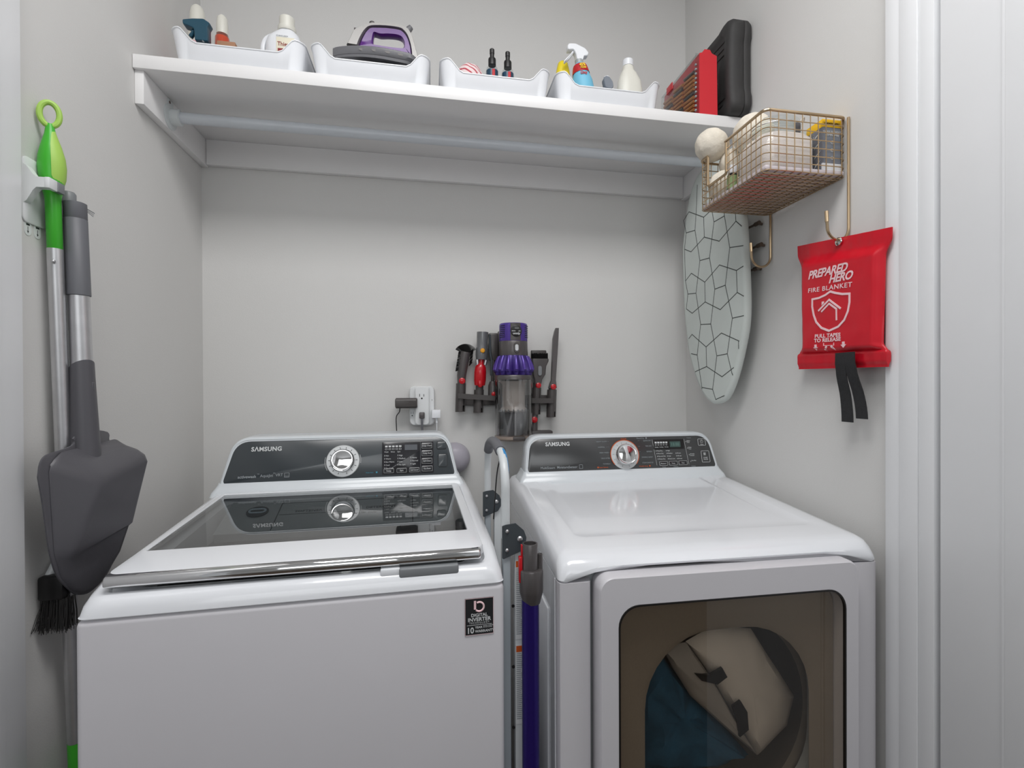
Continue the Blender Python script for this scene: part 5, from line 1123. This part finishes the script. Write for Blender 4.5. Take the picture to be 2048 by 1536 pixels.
# soft dusting brush, leftmost tool
t = thing('dusting_brush', 'vacuum brush tool with fanned black bristles, leftmost on the dock', 'vacuum tool', (.11, 1.75, 1.33))
cyl([(.1010, 1.752, 1.320), (.1045, 1.752, 1.385), (.1050, 1.752, 1.420), (.1125, 1.750, 1.470), (.1185, 1.748, 1.500)], [.0135, .0135, .0155, .0175, .0165], 'neck', M['dkgrey2'])
g = G(); random.seed(5)
for k in range(44):
    a = -1.05 + 2.1 * k / 43; 
    for j in range(3):
        yo = 1.742 + j * .006; p = Vector((.1190 + .009 * math.sin(a), yo, 1.490 + .008 * math.cos(a))); L_ = .030
        g.tube([p, p + Vector((math.sin(a) * L_, 0, math.cos(a) * L_ * .95))], .0006, 3)
for k in range(150):
    zz = 1.440 + .065 * random.random(); xx = .103 + (zz - 1.44) * .16
    g.tube([(xx, 1.75 + random.uniform(-.012, .012), zz), (xx - .018, 1.75 + random.uniform(-.014, .014), zz - .006)], .0008, 3)
for k in range(80):
    zz = 1.452 + .050 * random.random(); xx = .130 + (zz - 1.45) * .10
    g.tube([(xx, 1.75 + random.uniform(-.012, .012), zz), (xx + .010, 1.75 + random.uniform(-.012, .012), zz + .010)], .0008, 3)
g.build('bristles', M['bristle'], t); redbtn(.1060, 1.402, 1.738)
# flexible red and grey adaptor
t = thing('reach_adaptor', 'grey and red vacuum adaptor with amber button on the dock', 'vacuum tool', (.17, 1.75, 1.33))
cyl([(.1630, 1.752, 1.310), (.1660, 1.752, 1.388)], .0130, 'stem', M['dkgrey2'])
cyl([(.1660, 1.750, 1.388), (.1665, 1.748, 1.405), (.1675, 1.747, 1.430), (.1690, 1.746, 1.448), (.1710, 1.745, 1.458)], [.0185, .0205, .0205, .0185, .0120], 'red_joint', M['red'], n=28, lab='glossy red lower half')
cyl([(.1705, 1.745, 1.456), (.1725, 1.745, 1.474)], [.0080, .0080], 'hinge_pin', M['red'])
for sgn in (-1, 1): cyl([(.1712 + sgn * .0125, 1.745, 1.456), (.1722 + sgn * .0145, 1.745, 1.470), (.1725 + sgn * .011, 1.746, 1.484)], [.0055, .0062, .005], 'hinge_arm', M['satin'])
cyl([(.1722, 1.748, 1.474), (.1730, 1.748, 1.490), (.1740, 1.748, 1.512), (.1745, 1.748, 1.516), (.1765, 1.748, 1.567)], [.0190, .0210, .0205, .0185, .0195], 'upper_tube', M['latch'] if 0 else mat('smoke_grey', (112, 113, 115), .25, metal=.3), n=28)
G().lathe([(.0150, 0), (.0150, -.008), (.001, -.008)], (.1765, 1.748, 1.5675), n=24).build('tube_mouth', M['gap'], t)
G().lathe([(.0078, 0), (.0078, .004), (.006, .006), (.001, .0065)], (.1740, 1.728, 1.503), (0, -1, 0), 20).build('button', M['yelbtn'], t, 'amber round button')
G().box(.1585, .1725, 1.7268, 1.734, 1.3800, 1.4050, .005).build('release_catch', M['red'], t)
# mini motorised head, mostly behind the vacuum
t = thing('motor_head', 'dark grey vacuum floor head half hidden behind the purple vacuum', 'vacuum tool', (.205, 1.765, 1.45))
G().box(.1970, .2310, 1.752, 1.769, 1.470, 1.566, .006).build('housing', M['dkgrey'], t)
cyl([(.2020, 1.755, 1.560), (.2020, 1.752, 1.50), (.2070, 1.750, 1.47), (.2060, 1.752, 1.42)], .0042, 'frame_edge', M['bluegrey'])
cyl([(.2100, 1.752, 1.345), (.2120, 1.752, 1.385), (.2120, 1.752, 1.40)], [.016, .017, .012], 'neck', M['dkgrey2'])
G().box(.2055, .2165, 1.750, 1.764, 1.385, 1.472, .003).build('stem', M['dkgrey'], t); redbtn(.2120, 1.357, 1.7365, .008)
# combination tool at the right
t = thing('combination_tool', 'short vacuum tool with black brush, right of the purple vacuum', 'vacuum tool', (.36, 1.75, 1.33))
cyl([(.3610, 1.752, 1.302), (.3640, 1.752, 1.395)], .0128, 'stem', M['dkgrey2'])
g = G().loft([[Vector((.3660 + x + o_, y, z)) for x, y in rrect(-w_, w_, 1.752 - d_, 1.752 + d_, .006, 5, 1)] for z, w_, d_, o_ in ((1.392, .0125, .0125, 0), (1.405, .014, .013, .001), (1.424, .023, .014, .004), (1.452, .0245, .015, .005), (1.470, .0300, .016, .008), (1.478, .0300, .016, .008))]); g.build('body', M['dkgrey2'], t, ang=50)
g = G(); random.seed(9)
for k in range(260):
    u = random.uniform(-.025, .029); v = random.uniform(-.013, .013); g.tube([(.374 + u, 1.752 + v, 1.474), (.373 + u * 1.02, 1.750 + v, 1.492 + random.uniform(0, .006))], .0011, 3)
g.build('bristles', M['bristle'], t)
G().box(.3460, .4010, 1.758, 1.772, 1.474, 1.509, .004).build('back_lip', M['dkgrey'], t)
g = G().loft([[Vector((.3720 + x, y, 1.436 + z)) for x, z in rrect(-.0065 + i, .0065 - i, -.017 + i, .017 - i, .0063, 6, 1)] for y, i in ((1.740, 0), (1.7345, 0), (1.7335, .001))]); g.build('slide_button', M['latch'], t)
redbtn(.3665, 1.386, 1.738, .0095)
# crevice tool far right
t = thing('crevice_tool', 'long narrow grey crevice tool, rightmost on the dock', 'vacuum tool', (.42, 1.75, 1.33))
cyl([(.4160, 1.752, 1.295), (.4190, 1.752, 1.378)], .0128, 'stem', M['dkgrey2'])
g = G().loft([[Vector((x0_, 1.752 - d_, z)), Vector((x1_, 1.752 - d_, z)), Vector((x1_ + .001, 1.752, z)), Vector((x1_, 1.752 + d_, z)), Vector((x0_, 1.752 + d_, z)), Vector((x0_ - .001, 1.752, z))] for z, x0_, x1_, d_ in ((1.376, .4065, .4325, .013), (1.392, .4110, .4310, .012), (1.404, .4155, .4300, .010), (1.548, .4215, .4400, .009), (1.575, .4280, .4415, .008), (1.5855, .4320, .4420, .007))]); g.build('nozzle', M['dkgrey2'], t, ang=30)
redbtn(.4195, 1.381, 1.738, .0098)
t = thing('flat_head', 'dark vacuum floor tool low on the dock, beside the dust bin', 'vacuum tool', (.37, 1.75, 1.24))
cyl([(.3520, 1.752, 1.225), (.3560, 1.752, 1.300)], [.0140, .0120], 'neck', M['dkgrey2'])
G().box(.3300, .4180, 1.735, 1.768, 1.200, 1.2300, .006).build('head', M['dkgrey'], t); redbtn(.3520, 1.268, 1.737, .0105)

# ------------------------------------------------------------------ between the machines: step ladder and vacuum wand
t = thing('step_ladder', 'white folded step ladder standing between washer and dryer', 'step ladder', (.157, 1.17, 0))
lx = .1470
pts = spline([(lx, 1.020, 1.08), (lx, 1.020, 1.15), (lx, 1.022, 1.195), (lx, 1.050, 1.232), (lx, 1.10, 1.247), (lx, 1.18, 1.2535), (lx, 1.26, 1.247), (lx, 1.315, 1.225), (lx, 1.338, 1.185), (lx, 1.34, 1.14), (lx, 1.34, 1.08)], 6)
G().tube(pts, .0088, 14).build('hoop', M['ladder'], t)
gp = [p for p in pts if 1.085 < p.y < 1.325 and p.z > 1.2]
G().tube(gp, .0118, 16).build('hand_grip', M['grip'], t, 'dark grey foam grip on the hoop')
g = G().loft([[Vector((lx + .0095 * math.cos(a), p.y, p.z + .0095 * math.sin(a))) for a in [-.9 + k * .28 for k in range(9)]] for p in [q for q in pts if 1.026 < q.y < 1.084 and q.z > 1.2]], False, False)
g.build('hoop_sticker', M['bluesky'], t) if len(g.bm.verts) > 20 else g.bm.free()
for y, n_ in ((1.008, 0), (1.340, 1)):
    g = G().prism([(.1370, 1.128 - .006), (.1370, 1.060), (.1395, 1.058), (.1760, 1.072), (.1835, 1.084), (.1850, 1.098), (.1800, 1.112), (.1640, 1.1265), (.1450, 1.1245)], lambda a, b: (a - .004 * n_, y - .012, b - .012), lambda a, b: (a - .004 * n_, y - .0085, b - .012)); br = g.build('bracket', M['bluegrey'], t)
    for a, b, r in ((.1470, 1.100, .0036), (.1465, 1.063, .0036), (.1720, 1.084, .0052)):
        G().lathe([(r, 0), (r, .001), (r * .6, .003), (.0005, .0034)], (a - .004 * n_, y - .012, b), (0, -1, 0), 16).build('rivet', M['satin'], br)
    G().box(.1390, .1540, y - .0080, y + .012, .02, 1.085, .002).build('front_rail', M['ladderb'], t)
    rr_ = G().box(.1630, .1810, y - .0040, y + .016, .02, 1.075, .002).build('rear_rail', M['ladder'], t)
    for k in range(3): G().lathe([(.0030, 0), (.0030, .002)], (.1590, y - .004, .95 - k * .12), (0, -1, 0), 12).build('bolt', M['black'], t)
    if not n_:
        for k, zt_ in enumerate((1.028, .860)):
            zt_ -= 0
            lab = G().box(.1637, .1803, y - .0046, y - .0038, zt_ - .145, zt_ + .012).build('warning_label', M['outlet'], rr_)
            G().box(.1650, .1790, y - .0050, y - .0044, zt_ - .002, zt_ + .010).build('warning_square', M['orange'], rr_)
            g = G(); fq = aff((.1640, y - .0047, zt_), (1, 0, 0), (0, 0, 1), (0, -1, 0)); random.seed(k)
            for j in range(34): quad(g, fq, .0015, .0150 * random.uniform(.7, 1.0), -.006 - j * .0039, -.0045 - j * .0039, .0002)
            g.build('label_print', M['printdim'], rr_)
for zz in (.30, .55, .80): G().box(.1385, .1540, 1.02, 1.33, zz, zz + .02, .002).build('step', M['ladderb'], t)
G().tube(spline([(lx + .003, 1.10, 1.238), (lx + .002, 1.16, 1.19), (lx + .004, 1.22, 1.12), (lx + .004, 1.25, 1.06)]), .0016, 6).build('strap', M['black'], t)
wx_, wy_ = .1865, .9660
t = thing('vacuum_wand', 'purple vacuum tube standing between washer and dryer', 'vacuum wand', (wx_, wy_, 0))
G().lathe([(.0166, .012), (.0166, .985)], (wx_, wy_, 0), n=32).build('tube', M['purpledk'], t)
G().lathe([(.0170, .970), (.0180, .975), (.0222, .990), (.0228, .996), (.0228, 1.0315), (.0215, 1.0345), (.001, 1.0348)], (wx_ + .002, wy_, 0), n=36).build('collar', M['dkgrey2'], t)
G().lathe([(.0152, 1.034), (.0152, 1.0825), (.0146, 1.0835), (.0120, 1.0835), (.0120, 1.045)], (wx_ - .0005, wy_, 0), n=32, cap=False).build('connector', M['dkgrey2'], t)
G().lathe([(.0118, 1.0500), (.001, 1.0502)], (wx_ - .0005, wy_, 0), n=24).build('bore', M['gap'], t)
G().lathe([(.0052, 1.034), (.0052, 1.0620), (.0042, 1.0625), (.003, 1.058)], (wx_ + .0190, wy_, 0), n=16).build('contact_post', M['dkgrey2'], t)
G().box(wx_ - .0225, wx_ - .0155, wy_ - .006, wy_ + .006, 1.010, 1.0600, .002).build('release_catch', M['red'], t)
G().box(wx_ - .0180, wx_ - .0145, wy_ - .004, wy_ + .004, 1.055, 1.0820, .001).build('catch_tip', M['red'], t)
